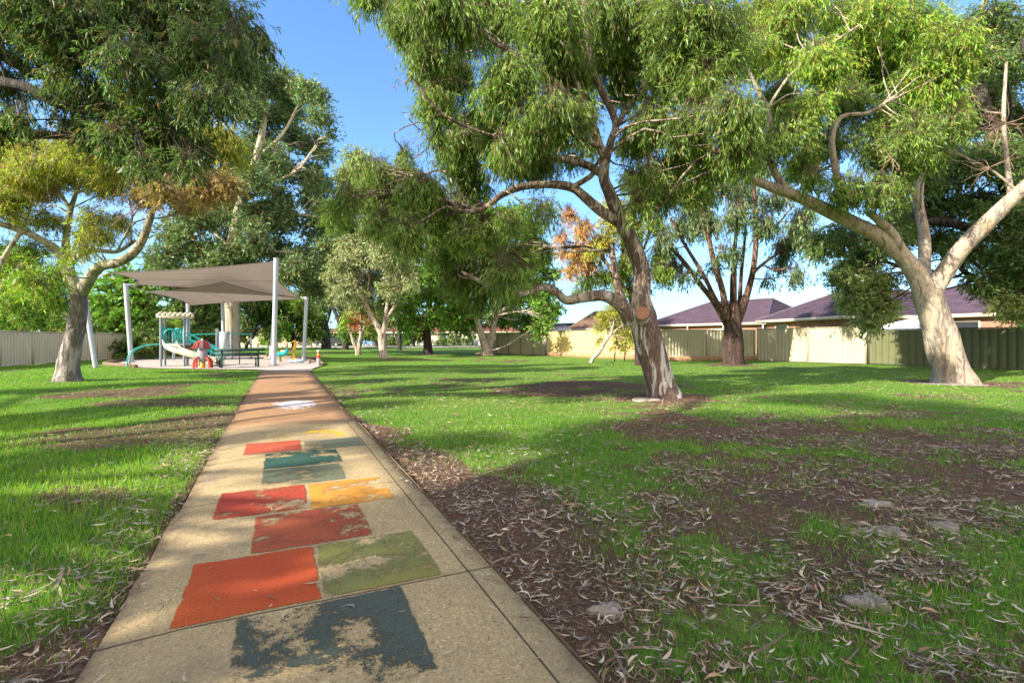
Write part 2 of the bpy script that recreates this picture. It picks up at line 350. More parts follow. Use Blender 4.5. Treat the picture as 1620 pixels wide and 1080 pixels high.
uu = uu+np.where(uu < -.8, ww, 0)+np.where(uu > .8, (fbm(vv, uu*0, 4, 8)-.5)*.02, 0)
i = np.arange(len(us)-1)[:, None]*len(vs); j = np.arange(len(vs)-1)[None]
A.add(np.stack([uu, vv, zz], -1).reshape(-1, 3), np.stack([i+j, i+len(vs)+j, i+len(vs)+j+1, i+j+1], -1).reshape(-1, 4))
A.add([[-.9, -6, -.12], [-.9, -6, .004], [-.9, 20.7, -.12], [-.9, 20.7, .004]], [[0, 1, 3, 2]]); A.add([[.9, -6, -.12], [.9, -6, .022], [.9, 20.7, -.12], [.9, 20.7, .022]], [[0, 1, 3, 2]])
o = frame_obj(A.build('path', path_mat())); tag(o, 'straight concrete footpath turning orange brown towards the playground', 'path', kind='structure')

def worn_paint(name, col, wear, seed, col2=None, smooth=.02):
    t = NT(name); ob = t.tc.outputs['Object']; mp = t.n.new('ShaderNodeMapping'); mp.inputs['Location'].default_value = (seed*3.1, seed*1.7, 0); t.l(ob, mp.inputs[0]); v = mp.outputs[0]
    n1 = t.noise(4.5, 12, .8, vec=v, dist=.2); n2 = t.noise(120, 3, .8, vec=v); n3 = t.noise(1.6, 3, .5, vec=v)
    c = t.ramp(n2, [(.33, tuple(k*.5 for k in col)), (.52, col), (.7, tuple(min(1, k*1.35+.02) for k in col))])
    c = t.mix(t.ramp(n3, [(.4, 0.0), (.62, .6)]), c, col2 or tuple(k*.8 for k in col))
    n5 = t.noise(28, 8, .85, vec=v); k = t.math('ADD', t.math('ADD', t.math('MULTIPLY', n1, .75), t.math('MULTIPLY', n3, .5)), t.math('ADD', t.math('MULTIPLY', n2, .34), t.math('MULTIPLY', n5, .30)))
    a = t.ramp(k, [(wear+.06, 1.0), (wear+.06+smooth, 0.0)])
    # rub through at the edges of the square
    uvn = t.tc.outputs['Generated']; sp = t.n.new('ShaderNodeSeparateXYZ'); t.l(uvn, sp.inputs[0])
    e = t.math('MINIMUM', t.math('MINIMUM', sp.outputs[0], t.math('SUBTRACT', 1.0, sp.outputs[0])), t.math('MINIMUM', sp.outputs[1], t.math('SUBTRACT', 1.0, sp.outputs[1])))
    ed = t.ramp(t.math('ADD', e, t.math('MULTIPLY', t.math('SUBTRACT', n1, .5), .18)), [(.0, 0.0), (.012, 1.0)])
    t.l(t.math('MULTIPLY', a, ed), t.b.inputs['Alpha']); t.bump(n2, .003, .7)
    return t.done(c, .75, spec=.25)
hop = thing('hopscotch_marking', (PO[0], PO[1], 0), 'hopscotch court of worn painted squares on the concrete path', 'hopscotch')
hop.rotation_euler = (0, 0, math.atan2(RP[1], RP[0]))
SQ = [('worn dark blue green square nearest the camera', (-.38, .37, -.12, .605), (.075, .09, .068), .87, (.05, .062, .052)),
 ('bright orange red square', (-.64, -.012, .635, 1.335), (.46, .085, .018), .94, (.38, .055, .02)),
 ('olive yellow square beside the orange red one', (.0, .61, .635, 1.335), (.23, .21, .05), .935, (.14, .17, .07)),
 ('worn brick red single square', (-.36, .36, 1.36, 2.06), (.36, .085, .035), .92, (.30, .055, .03)),
 ('crimson red square of the middle pair', (-.64, .0, 2.1, 2.79), (.36, .045, .025), .92, (.32, .07, .03)),
 ('orange yellow square of the middle pair', (.02, .64, 2.06, 2.77), (.60, .28, .04), .915, (.52, .21, .03)),
 ('faded grey green single square', (-.35, .36, 2.82, 3.46), (.16, .175, .10), .91, (.13, .15, .10)),
 ('dark bottle green single square', (-.35, .40, 3.5, 4.25), (.03, .085, .058), .93, (.028, .07, .055)),
 ('red square of the far pair', (-.57, .03, 4.285, 4.92), (.44, .085, .04), 1.0, (.38, .08, .04)),
 ('grey green square of the far pair', (.065, .73, 4.27, 4.83), (.19, .20, .12), .92, (.14, .16, .11)),
 ('worn yellow half circle closing the court', (-.3, .6, 4.95, 5.75), (.72, .46, .05), .80, (.65, .42, .06))]
for k, (lb, (u0, u1, v0, v1), col, wear, c2) in enumerate(SQ):
    A = Acc()
    if k == 10:
        th = np.linspace(0, math.pi, 17); v = [[(u0+u1)/2+math.cos(q)*(u1-u0)/2, v0+math.sin(q)*(v1-v0), .026] for q in th]; A.add(v, [list(range(17))])
    else: A.add([[u0, v0, .026], [u1, v0, .026], [u1, v1, .026], [u0, v1, .026]], [[0, 1, 2, 3]])
    o = A.build('painted_square' if k < 10 else 'painted_half_circle', worn_paint('court_paint', col, wear, k+1, c2)); o.parent = hop; o['label'] = lb

# ---------------------------------------------------------------- grass blades
def scatter(y0, y1, dens, wedge=1.06, pad=1.5):
    area = (y1-y0)*((y0+y1)*wedge+2*pad); n = int(area*dens*1.0)
    y = rng.uniform(y0, y1, n*2); x = rng.uniform(-1, 1, n*2)*(y1*wedge+pad); k = np.abs(x) < y*wedge+pad
    return x[k][:n], y[k][:n]
g = Acc()
FENCEPTS = [(-1.1, 43.5), (2.6, 40), (8.7, 31.0), (14.5, 30), (18.4, 26), (24, 15.5)]
def keep(x, y):
    u, v = path_uv(x, y)
    on = (np.abs(u) < .90) & (v < 21.3); s = in_poly(x, y, SAND, .015)
    xl = -23.3-(y-23)*.27; bx = np.interp(x, [q[0] for q in FENCEPTS], [q[1] for q in FENCEPTS], left=200, right=15)
    return ~on & ~s & (x > xl) & (y < bx-.15)
bands = [(1.2, 2.6, 5200, 1.0), (2.6, 4.5, 3400, 1.15), (4.5, 8, 2300, 1.6), (8, 14, 800, 2.6), (14, 24, 260, 4.3), (24, 42, 60, 7.5), (42, 75, 14, 14)]
for (y0, y1, dens, wsc) in bands:
    x, y = scatter(y0, y1, dens); k = keep(x, y); x, y = x[k], y[k]; u, v = path_uv(x, y)
    cv = cover(x, y); tuft = fbm(x, y, 5, 13, 3); pr = (np.clip(cv*1.15-.05, 0, 1)**1.25+.015)*np.clip((tuft-.34)*5, .28, 1.35)
    pr = np.where(u < 0, np.maximum(pr, cv*.9), pr)
    k = rng.random(len(x)) < pr; x, y, u, cv = x[k], y[k], u[k], cv[k]; n = len(x)
    z = height(x, y)
    lush = np.where(u < 0, 1.0, .85)*(.55+.6*fbm(x, y, .8, 17, 2)); 
    h = (.035+.085*rng.random(n)**1.6)*lush*(.55+.5*cv)*np.where(y > 9, .8, 1); h = np.clip(h, .018, .16)
    wd = (.0022+.0022*rng.random(n))*wsc
    th = rng.random(n)*2*math.pi; ph = rng.random(n)*2*math.pi; lean = rng.random(n)**.8*.85
    sd = np.stack([np.cos(th), np.sin(th), 0*th], -1); ld = np.stack([np.cos(ph), np.sin(ph), 0*ph], -1)
    b = np.stack([x, y, z-.004], -1); up = np.array([0, 0, 1.])
    m = b+up*(h*.55)[:, None]+ld*(h*lean*.35)[:, None]; t = b+up*(h*np.clip(1-lean*.25, .5, 1))[:, None]+ld*(h*lean*1.0)[:, None]
    hs = (wd/2)[:, None]*sd
    hue = fbm(x, y, .7, 41, 3); r = rng.random(n)
    base = np.array([.125, .315, .025]); yel = np.array([.43, .55, .065]); dk = np.array([.035, .13, .015]); st = np.array([.42, .36, .16])
    kk = np.clip((hue-.35)*2.2, 0, 1)*.45+.45*r; kk = np.where(u < 0, kk, kk*.7); col = base*(1-kk[:, None])+yel*kk[:, None]
    q = (rng.random(n) < .25)[:, None]; col = np.where(q, dk*1.3, col)
    sp_ = np.where((u > 0) & (y > 9) & (x < 3.5) & (y < 25), .38, .07); sp_ = np.where((u > 0) & (y > 15) & (y < 36), np.maximum(sp_, .22), sp_)
    q = (rng.random(n) < sp_)[:, None]; col = np.where(q, st*(.6+.6*rng.random((n, 1))), col)
    if y0 < 8:
        V = np.stack([b-hs, b+hs, m+hs*.8, m-hs*.8, t], 1); f0 = np.arange(n)[:, None]*5
        o0 = g.n; g.add(V.reshape(-1, 3), f0+np.array([[0, 1, 2, 3]]), np.repeat(col, 5, 0)); g.f.append(o0+f0+np.array([[3, 2, 4]]))
    else:
        V = np.stack([b-hs, b+hs, t], 1); f0 = np.arange(n)[:, None]*3; g.add(V.reshape(-1, 3), f0+np.array([[0, 1, 2]]), np.repeat(col, 3, 0))
NBL = sum(len(q) for q in g.v)
# build() groups loops by face array, order is fine
tag(g.build('grass', BLADE, colour=True), 'short green lawn grass growing either side of the path', 'grass', kind='stuff')

# ---------------------------------------------------------------- fallen leaves
def litter(name, bands_, keepf, label, matr, lrange, cols, curl=.22, wr=(.085, .16), lift=.006):
    a = Acc()
    for (y0, y1, dens) in bands_:
        x, y = scatter(y0, y1, dens); k = keepf(x, y); x, y = x[k], y[k]; n = len(x)
        u, v = path_uv(x, y); z = height(x, y); z = np.where((np.abs(u) < .89) & (v < 20.7), .024, z)
        L = (lrange[0]+(lrange[1]-lrange[0])*rng.random(n)**1.5)*(1 if y0 < 12 else 1.5); W = L*rng.uniform(*wr, n); th = rng.random(n)*2*math.pi
        d = np.stack([np.cos(th), np.sin(th), rng.normal(0, .16, n)], -1); d = nrm(d); s_ = np.stack([-np.sin(th), np.cos(th), rng.normal(0, .35, n)], -1); s_ = nrm(s_)
        nn = np.cross(d, s_); nn = nn*np.sign(nn[:, 2:3]); cv = (rng.normal(0, 1, n)*curl)[:, None]*L[:, None]; cu = (rng.random(n)*.18)[:, None]*L[:, None]
        b = np.stack([x, y, z+lift+rng.random(n)*.012+np.clip(cover(x, y), 0, 1)*.032*(np.abs(u) > .9)], -1); Lc = L[:, None]; Wc = W[:, None]/2
        p1 = b+d*Lc*.33+s_*(cv*.8+Wc)-nn*0; p2 = b+d*Lc*.68+s_*(cv*.8+Wc*.8); tip = b+d*Lc+nn*cu; p3 = b+d*Lc*.68+s_*(cv*.8-Wc*.8); p4 = b+d*Lc*.33+s_*(cv*.8-Wc); b = b+nn*cu*.7
        V = np.stack([b, p1, p2, tip, p3, p4], 1); f0 = np.arange(n)[:, None]*6
        ci = rng.integers(0, len(cols), n); col = np.array(cols)[ci]*(.65+.6*rng.random((n, 1)))
        o0 = a.n; a.add(V.reshape(-1, 3), f0+np.array([[0, 1, 2, 5]]), np.repeat(col, 6, 0)); a.f.append(o0+f0+np.array([[5, 2, 4, 4]])[:, :3]); a.f.append(o0+f0+np.array([[2, 3, 4]]))
    return tag(a.build(name, matr, colour=True), label, 'leaf litter', kind='stuff')
def keep_r(x, y):
    u, v = path_uv(x, y); c = cover(x, y); n = fbm(x, y, 1.6, 51, 3)
    pr = np.clip((n-.30)*2.8, .14, 1)*np.where(u > .9, 1.0, .0)
    pr = np.where((u > .9) & (u < 1.5), np.maximum(pr, .7), pr)*np.where(c > .9, .3, 1)
    pr = np.where((u < -.88) & (u > -1.35), .75*np.clip((fbm(x, y, 1.2, 5)-.3)*3, 0.2, 1), pr); pr = np.where(u <= -1.35, .035+.22*(c < .6), pr)
    pr = np.where((u < -.95) & (y < 2.9) & (x > -3.2), .55, pr)
    pr = np.where(np.abs(u) < .88, .012+.05*(np.abs(u) > .78), pr); pr = np.where((y > 14) & (c > .7), pr*.3, pr)
    return (rng.random(len(x)) < pr) & (keep(x, y) | (np.abs(u) < .88)) & ~in_poly(x, y, SAND, 0)
litter('leaf_litter', [(1.2, 3, 1250), (3, 6, 950), (6, 12, 430), (12, 24, 60)], keep_r, 'pale curved gum leaves fallen over soil and grass', DRY, (.035, .10),
       [(.44, .36, .25), (.34, .26, .17), (.52, .45, .34), (.22, .15, .10), (.27, .25, .21), (.36, .23, .13), (.16, .10, .06)])
def keep_m(x, y):
    u, v = path_uv(x, y); c = cover(x, y)
    pr = np.where(u > .9, .9*np.clip(1.1-c, .25, 1), np.where((u < -.86) & (u > -1.2), .6, .02)); return (rng.random(len(x)) < pr) & keep(x, y)
litter('bark_litter', [(1.2, 3, 1700), (3, 6, 800), (6, 12, 190)], keep_m, 'small dark bark chips and twigs scattered over the bare soil', DRY, (.012, .045),
       [(.10, .06, .045), (.16, .10, .07), (.06, .04, .03), (.24, .17, .12)], curl=.08, wr=(.08, .3))

litter('twig_litter', [(1.2, 3, 34), (3, 6, 28), (6, 12, 12)], keep_r, 'thin grey brown fallen twigs and bark strips lying among the leaves', DRY, (.08, .34), [(.17, .12, .09), (.26, .19, .14), (.10, .07, .05), (.33, .27, .21)], curl=.07, wr=(.018, .06))

# ---------------------------------------------------------------- trees
PAL = {  # leaf colours
 'gum': [(.075, .155, .03), (.11, .20, .035), (.05, .11, .03), (.15, .24, .05)], 'gumdark': [(.05, .11, .035), (.07, .14, .04), (.04, .085, .035), (.10, .17, .05)],
 'lime': [(.115, .26, .03), (.155, .30, .04), (.08, .19, .03), (.24, .27, .05)], 'yellow': [(.26, .31, .04), (.33, .34, .05), (.18, .25, .04), (.36, .24, .07)],
 'blue': [(.065, .13, .07), (.09, .165, .08), (.05, .10, .06), (.13, .19, .10)], 'grey': [(.20, .24, .13), (.26, .29, .17), (.14, .18, .09), (.28, .26, .15)],
 'fresh': [(.065, .165, .028), (.09, .21, .035), (.045, .12, .025), (.115, .23, .045)], 'orange': [(.48, .20, .07), (.42, .27, .08), (.50, .16, .10), (.34, .29, .08)],
 'pink': [(.50, .20, .13), (.46, .27, .16), (.36, .22, .10)], 'gold': [(.46, .36, .05), (.36, .34, .06), (.25, .28, .05)], 'brown': [(.30, .17, .09), (.42, .25, .15), (.20, .12, .06), (.30, .27, .08)],
 'sage': [(.17, .25, .10), (.22, .30, .13), (.12, .18, .07)], 'red': [(.50, .08, .06), (.42, .12, .08)]}
def unit(n): return nrm(rng.normal(size=(n, 3)))
def foliage(acc, cen, rad, pal, L, W, n_spray, k=8, droop=.5, twig=True, sl=2.6, sickle=False, flat=.8):
    """one clump: sprays of narrow leaves hanging off fine twigs"""
    cb = .72+.5*rng.random(); f_ = .66+.6*rng.random(); L = L*f_; W = W*(.55+.45*f_)
    u = unit(n_spray); o = cen+u*(rng.random((n_spray, 1))**(1/2.1))*rad*np.array([1, 1, flat])
    ax = nrm(u*.7+unit(n_spray)*.55+np.array([0, 0, -droop])); Ls = L*sl*(.6+.8*rng.random((n_spray, 1)))
    if twig:
        s_ = nrm(np.cross(ax, unit(n_spray)))*L*.03; e_ = o+ax*Ls; b_ = o-ax*Ls*.6
        V = np.stack([b_-s_, b_+s_, e_+s_*.3, e_-s_*.3], 1); acc.add(V.reshape(-1, 3), np.arange(n_spray)[:, None]*4+np.array([[0, 1, 2, 3]]), (.12, .085, .05))
    n = n_spray*k; t = rng.random((n, 1)); p = np.repeat(o, k, 0)+np.repeat(ax*Ls, k, 0)*t
    d = nrm(np.repeat(ax, k, 0)*.5+unit(n)*.75+np.array([0, 0, -droop])); b = nrm(np.cross(d, unit(n)))
    l = L*(.6+.7*rng.random((n, 1))); w_ = W*(.7+.6*rng.random((n, 1)))
    pc = np.array(PAL[pal]); base = np.repeat(pc[rng.integers(0, len(pc), n_spray)], k, 0)*.6+pc[rng.integers(0, len(pc), n)]*.4
    col = np.minimum(base*(np.array([1.85, 1.58, 1.3])*cb if pc[0, 1] > pc[0, 0]*1.25 else np.array([1.3, 1.35, 1.2])*cb)*(.7+.6*rng.random((n, 1))), .8)
    bz = rng.random(n) < .09; col[bz] = np.array([.30, .19, .09])*(.6+.8*rng.random((bz.sum(), 1)))
    if sickle:
        nn = np.cross(d, b); cv = nn*0+b*rng.normal(0, .10, (n, 1))*l
        q1 = p+d*l*.3+b*w_*.5+cv*.8; q2 = p+d*l*.68+b*w_*.36+cv; q3 = p+d*l*.68-b*w_*.36+cv; q4 = p+d*l*.3-b*w_*.5+cv*.8
        V = np.stack([p, q1, q2, p+d*l-nn*l*.08, q3, q4], 1); f0 = np.arange(n)[:, None]*6; o0 = acc.n
        acc.add(V.reshape(-1, 3), f0+np.array([[0, 1, 2, 3]]), np.repeat(col, 6, 0)); acc.f.append(o0+f0+np.array([[0, 3, 4, 5]]))
    else:
        m = p+d*l*.45; V = np.stack([p, m+b*w_*.5, p+d*l, m-b*w_*.5], 1)
        acc.add(V.reshape(-1, 3), np.arange(n)[:, None]*4+np.array([[0, 1, 2, 3]]), np.repeat(col, 4, 0))
NLEAF = 0
def tree(name, label, Z, base, limbs, lobes, barkm, L=.13, W=.022, lai=1.7, depth=2.5, pal='gum', group=None, droop=.5, sub=7, leaf=None, twigw=1.0, sickle=False, dead=None,
         k=8, cat='tree', stub=None, world=None, branch=True, flat=.8, fill=.35, thin=1.0):
    """limbs: lists of (px, py, dz, r_px); lobes: (px, py, r_px[, palette[, dz]])"""
    global NLEAF
    pos = (lambda px, py, dz=0: P(px, py, Z+dz)) if world is None else world
    b0 = pos(*base); b0[2] = 0; t = thing(name, b0, label, cat, group)
    tr = Acc(); nodes = []
    for li, lm in enumerate(limbs):
        pts = np.array([pos(q[0], q[1], q[2]) for q in lm]); rr = np.array([q[3]*thin/F*(Z+q[2]) if world is None else q[3] for q in lm])
        if li == 0: pts[0][2] = -.12
        tr.tube(pts, rr, n=14 if rr.max() > .15 else 8, res=6, wob=.07, cap=True)
        for i in range(len(pts)-1):
            for s_ in np.linspace(0, 1, 5)[:-1]: nodes.append((*(pts[i]*(1-s_)+pts[i+1]*s_), rr[i]*(1-s_)+rr[i+1]*s_, li))
        nodes.append((*pts[-1], rr[-1], li))
    nodes = np.array(nodes); A_ = Acc(); nb = nodes[len(limbs[0])*2:] if len(nodes) > len(limbs[0])*4 else nodes
    lobes = list(lobes)
    if world is None and len(lobes) > 12:
        for _ in range(int(len(lobes)*fill)):
            a_ = lobes[rng.integers(0, len(lobes))]; near = sorted(lobes, key=lambda q: (q[0]-a_[0])**2+(q[1]-a_[1])**2)[1:5]; b_ = near[rng.integers(0, len(near))]
            lobes.append(((a_[0]+b_[0])/2+rng.normal()*a_[2]*.1, (a_[1]+b_[1])/2+rng.normal()*a_[2]*.1, (a_[2]+b_[2])*.42, a_[3] if len(a_) > 3 else None))
    for lb in lobes:
        px, py, r = lb[:3]; pl = lb[3] if len(lb) > 3 and lb[3] else pal; dz = lb[4] if len(lb) > 4 else rng.uniform(-depth, depth)
        c = pos(px, py, dz); R = r/F*(Z+dz) if world is None else r
        tot = 3.4*lai*math.pi*R*R/(.6*L*W)/k; ns = max(2, int(sub*(.7+.6*rng.random()))); sizes = .36+.38*rng.random(ns); sizes *= R
        if branch:
            dd = np.linalg.norm(nb[:, :3]-c, axis=1)+np.clip(nb[:, 2]-c[2], 0, 9)*.6; nd = nb[rng.choice(np.argsort(dd)[:6])]
            s0 = nd[:3]; ln = np.linalg.norm(c-s0)+.01; r0 = min(nd[3]*.55, .011*ln+.008*Z/12); ce = c+unit(1)[0]*R*.35
            j1 = s0*.66+ce*.34+unit(1)[0]*ln*.12+np.array([0, 0, ln*.07]); j2 = s0*.3+ce*.7+unit(1)[0]*ln*.10+np.array([0, 0, ln*.06])
            tr.tube([s0, j1, j2, ce], [r0, r0*.8, r0*.6, r0*.3], n=6, res=3, cap=False); bp = [j1*.5+j2*.5, j2, (j2+ce)/2, ce]
        for q in range(ns):
            cc = c+unit(1)[0]*(rng.random()**.45)*(R-sizes[q]*.7)*np.array([1, 1, .85]); m = int(tot*sizes[q]**2/np.sum(sizes**2))+2
            foliage(A_, cc, sizes[q], pl, L, W, m, k, droop*(.5+rng.random()), twig=twigw > 0, sickle=sickle, flat=flat); NLEAF += m*k
            if branch:
                s1_ = bp[rng.integers(0, 4)]; l2 = np.linalg.norm(cc-s1_); r2 = r0*.38; j2 = (s1_+cc)/2+unit(1)[0]*l2*.15
                tr.tube([s1_, j2, cc], [r2, r2*.7, r2*.25], n=5, res=3, cap=False)
                for _ in range(3 if Z < 20 else 1):
                    e_ = cc+unit(1)[0]*sizes[q]*.8; tr.tube([j2, (j2+e_)/2+unit(1)[0]*l2*.1, e_], [r2*.5, r2*.35, r2*.12], n=4, res=2, cap=False)
    trunk = tr.build('trunk', barkm, t, smooth=True)
    A_.build('crown', leaf or LEAF, t, colour=True)
    if stub: stub(t, trunk)
    for dd in (dead or []):     # bare dead twig sprays
        px, py, dz, sc_, n_ = dd; o = pos(px, py, dz); R = sc_/F*(Z+dz); D = Acc()
        for _ in range(n_):
            dr = nrm(rng.normal(size=3)*np.array([1, .6, .7])+np.array([-.3, 0, -.1])); p = [o]; 
            for s_ in range(4): dr = nrm(dr+rng.normal(size=3)*.35); p.append(p[-1]+dr*R*.3)
            D.tube(p, [.006*Z/12, .005*Z/12, .004*Z/12, .003*Z/12, .0015*Z/12], n=4, res=2, cap=False)
            if rng.random() < .8:
                e_ = p[2]+nrm(rng.normal(size=3))*R*.4; D.tube([p[2], (p[2]+e_)/2+rng.normal(size=3)*R*.04, e_], [.006*Z/12, .004*Z/12, .002*Z/12], n=4, res=2, cap=False)
        D.build('dead_twigs', DEADM, t)
    return t
DEADM = paint('dead_twig', (.30, .20, .15), .85, .3, 8)
B_E = bark('bark_mottled_gum', (.42, .36, .27), (.22, .17, .13), (.11, .075, .055), 1.0, .33, low=(.62, .58, .54), lowh=2.3, lowc=(.15, .10, .08))
B_G = bark('bark_smooth_cream', (.46, .38, .29), (.38, .26, .15), (.20, .17, .15), .6, .25, low=(.5, .45, .4), lowh=.01, lowc=(.3, .25, .2))
B_A = bark('bark_grey_cream', (.45, .40, .28), (.32, .30, .20), (.13, .11, .10), .9, .25, low=(.42, .38, .35), lowh=3.0, lowc=(.17, .145, .135))
B_F = bark('bark_dark_red', (.30, .17, .11), (.17, .09, .065), (.045, .03, .025), 1.4, .34, streak=(1, 1, .15), low=(.10, .06, .05), lowh=2.6, lowc=(.05, .032, .026))
B_C = bark('bark_pale_column', (.52, .45, .33), (.40, .34, .25), (.22, .18, .14), .5, .2)
B_D = bark('bark_dark_grey', (.085, .07, .06), (.055, .045, .04), (.025, .02, .018), 1.2, .3)
B_I = bark('bark_pinkish_pale', (.55, .46, .38), (.44, .33, .25), (.16, .12, .10), .9, .26)

def cut_stub(t, trunk):    # sawn branch stub facing the path
    c = P(1017, 499, 10.95); a = Acc(); d = nrm(np.array([-.28, -1, .12])); b = c+d*.30
    a.tube([c+np.array([.06, .28, -.12]), c+d*.08, b], [.19, .15, .14], n=18, res=4, wob=.03)
    s_ = a.build('cut_stub', B_E, t, smooth=True)
    f = Acc(); sd = nrm(np.cross(d, [0, 0, 1])); up = np.cross(sd, d); th = np.arange(20)*2*math.pi/20
    f.tube([b+d*.002, b+d*.010], [.135, .13], n=20, res=1); m = NT('sawn_wood'); n = m.noise(9, 4); w_ = m.n.new('ShaderNodeTexWave'); w_.wave_type = 'RINGS'; w_.rings_direction = 'SPHERICAL'
    mp_ = m.n.new('ShaderNodeMapping'); mp_.inputs['Location'].default_value = tuple(-(b-np.array(t.location))); m.l(m.tc.outputs['Object'], mp_.inputs[0]); m.l(mp_.outputs[0], w_.inputs[0]); w_.inputs['Scale'].default_value = 6; w_.inputs['Distortion'].default_value = 3.5; w_.inputs['Detail'].default_value = 4
    cw = m.ramp(w_.outputs[0], [(.2, (.27, .12, .07)), (.7, (.36, .18, .11))]); f.build('cut_face', m.done(cw, .8), s_)

# central leaning gum
tree('gum_tree', 'mottled gum tree leaning left over the lawn with a sawn off stub', 11.3, (1040, 628),
 [[(1052, 634, 0, 38), (1046, 612, 0, 27), (1036, 575, 0, 25), (1024, 530, 0, 26), (1016, 500, 0, 25), (1014, 470, 0, 17), (1016, 435, .1, 15), (1004, 395, .1, 14.5), (985, 352, .1, 13), (966, 310, .1, 11), (955, 280, .1, 10), (958, 245, .1, 9)],
  [(1000, 508, 0, 17), (984, 484, -.1, 12), (958, 468, -.2, 11), (925, 470, -.4, 9.5), (897, 475, -.5, 8.5), (880, 462, -.6, 7.5), (858, 455, -.8, 7), (820, 465, -1, 6), (775, 452, -1.2, 5), (730, 430, -1.4, 3)],
  [(988, 485, 0, 9), (980, 462, .2, 7.5), (973, 430, .4, 6.5), (968, 395, .6, 5)],
  [(985, 355, .1, 11), (955, 337, 0, 10), (925, 312, -.2, 9), (905, 297, -.3, 8.5), (870, 292, -.5, 7.5), (828, 295, -.7, 6.5), (795, 308, -.9, 6), (765, 330, -1.1, 5), (735, 335, -1.2, 4)],
  [(957, 278, .1, 8), (930, 262, .3, 7), (905, 255, .4, 6.5), (872, 252, .6, 5.5), (840, 262, .8, 4)],
  [(957, 250, .1, 8), (946, 225, 0, 9), (936, 195, -.1, 8), (925, 160, -.2, 6), (905, 120, -.4, 5)],
  [(958, 258, .1, 8), (966, 225, .1, 6.5), (974, 200, .1, 6.5), (966, 172, 0, 6.5), (952, 145, 0, 6), (938, 110, -.1, 6), (931, 70, -.2, 5.5), (925, 20, -.3, 5), (915, -50, -.4, 4)],
  [(976, 200, .1, 5), (992, 172, .5, 5), (1012, 150, .8, 5), (1045, 120, 1.2, 4.5), (1080, 60, 1.6, 4), (1120, -10, 2, 3)],
  [(946, 232, 0, 5), (922, 218, -.3, 5), (890, 212, -.5, 4), (850, 225, -.8, 3)],
  [(905, 297, -.3, 5), (935, 278, -.6, 0.1+5), (942, 262, -.7, 5)], [(1012, 150, .8, 4), (1060, 165, 1.0, 4), (1110, 140, 1.4, 3.5), (1160, 100, 1.8, 3)],
  [(1060, 165, 1, 3), (1100, 210, 1.3, 3), (1135, 265, 1.5, 2)], [(936, 195, 0, 5), (880, 130, -.8, 4), (800, 80, -1.4, 4), (720, 20, -2, 3)], [(850, 225, -.8, 3), (780, 215, -1.2, 3), (700, 180, -1.6, 2.5), (650, 120, -2, 2)]],
 [(585, -15, 35), (640, 15, 50), (700, 20, 60), (780, 20, 75), (860, 20, 75), (670, 75, 38), (710, 115, 50), (690, 160, 36), (745, 190, 50), (800, 120, 62), (800, 220, 55), (720, 240, 34),
  (575, 285, 30), (545, 312, 28), (530, 340, 20), (605, 270, 30), (620, 310, 38), (665, 290, 42), (690, 340, 46), (650, 365, 38), (600, 345, 28), (745, 275, 45), (740, 365, 34), (800, 345, 26), (790, 410, 44), (730, 425, 40), (700, 395, 30), (840, 390, 32), (760, 470, 28),
  (850, 180, 55), (880, 90, 60), (850, 260, 35), (860, 330, 25), (905, 180, 36), (1000, 20, 70), (1000, 90, 48), (1090, 30, 70), (1060, 110, 50), (1110, 120, 50), (1030, 190, 38), (1090, 200, 48), (1160, 170, 45), (1150, 70, 50),
  (1060, 260, 38), (1120, 260, 40), (1020, 265, 25), (1165, 240, 30), (820, 445, 30), (920, 40, 60), (945, 100, 34, None, 1.5), (930, 165, 32, None, 1.6), (985, 140, 36, None, 1.8), (925, 225, 22, None, 1.6), (1005, 225, 30, None, 1.8), (880, 215, 26, None, 1.8), (1000, 275, 18, None, 1.5), (960, 60, 40, None, 1.5), (905, 250, 16, None, 2), (1050, 300, 28), (1100, 300, 26), (1010, 320, 18), (1085, 235, 36, None, 1.5), (640, 240, 14), (690, 210, 18)],
 B_E, L=.14, W=.020, lai=1.9, depth=2.0, pal='gum', droop=1.0, thin=.86, sickle=False, stub=cut_stub, dead=[(1000, 300, 1, 60, 10), (740, 130, -1, 50, 8), (640, 130, -1, 30, 6)])

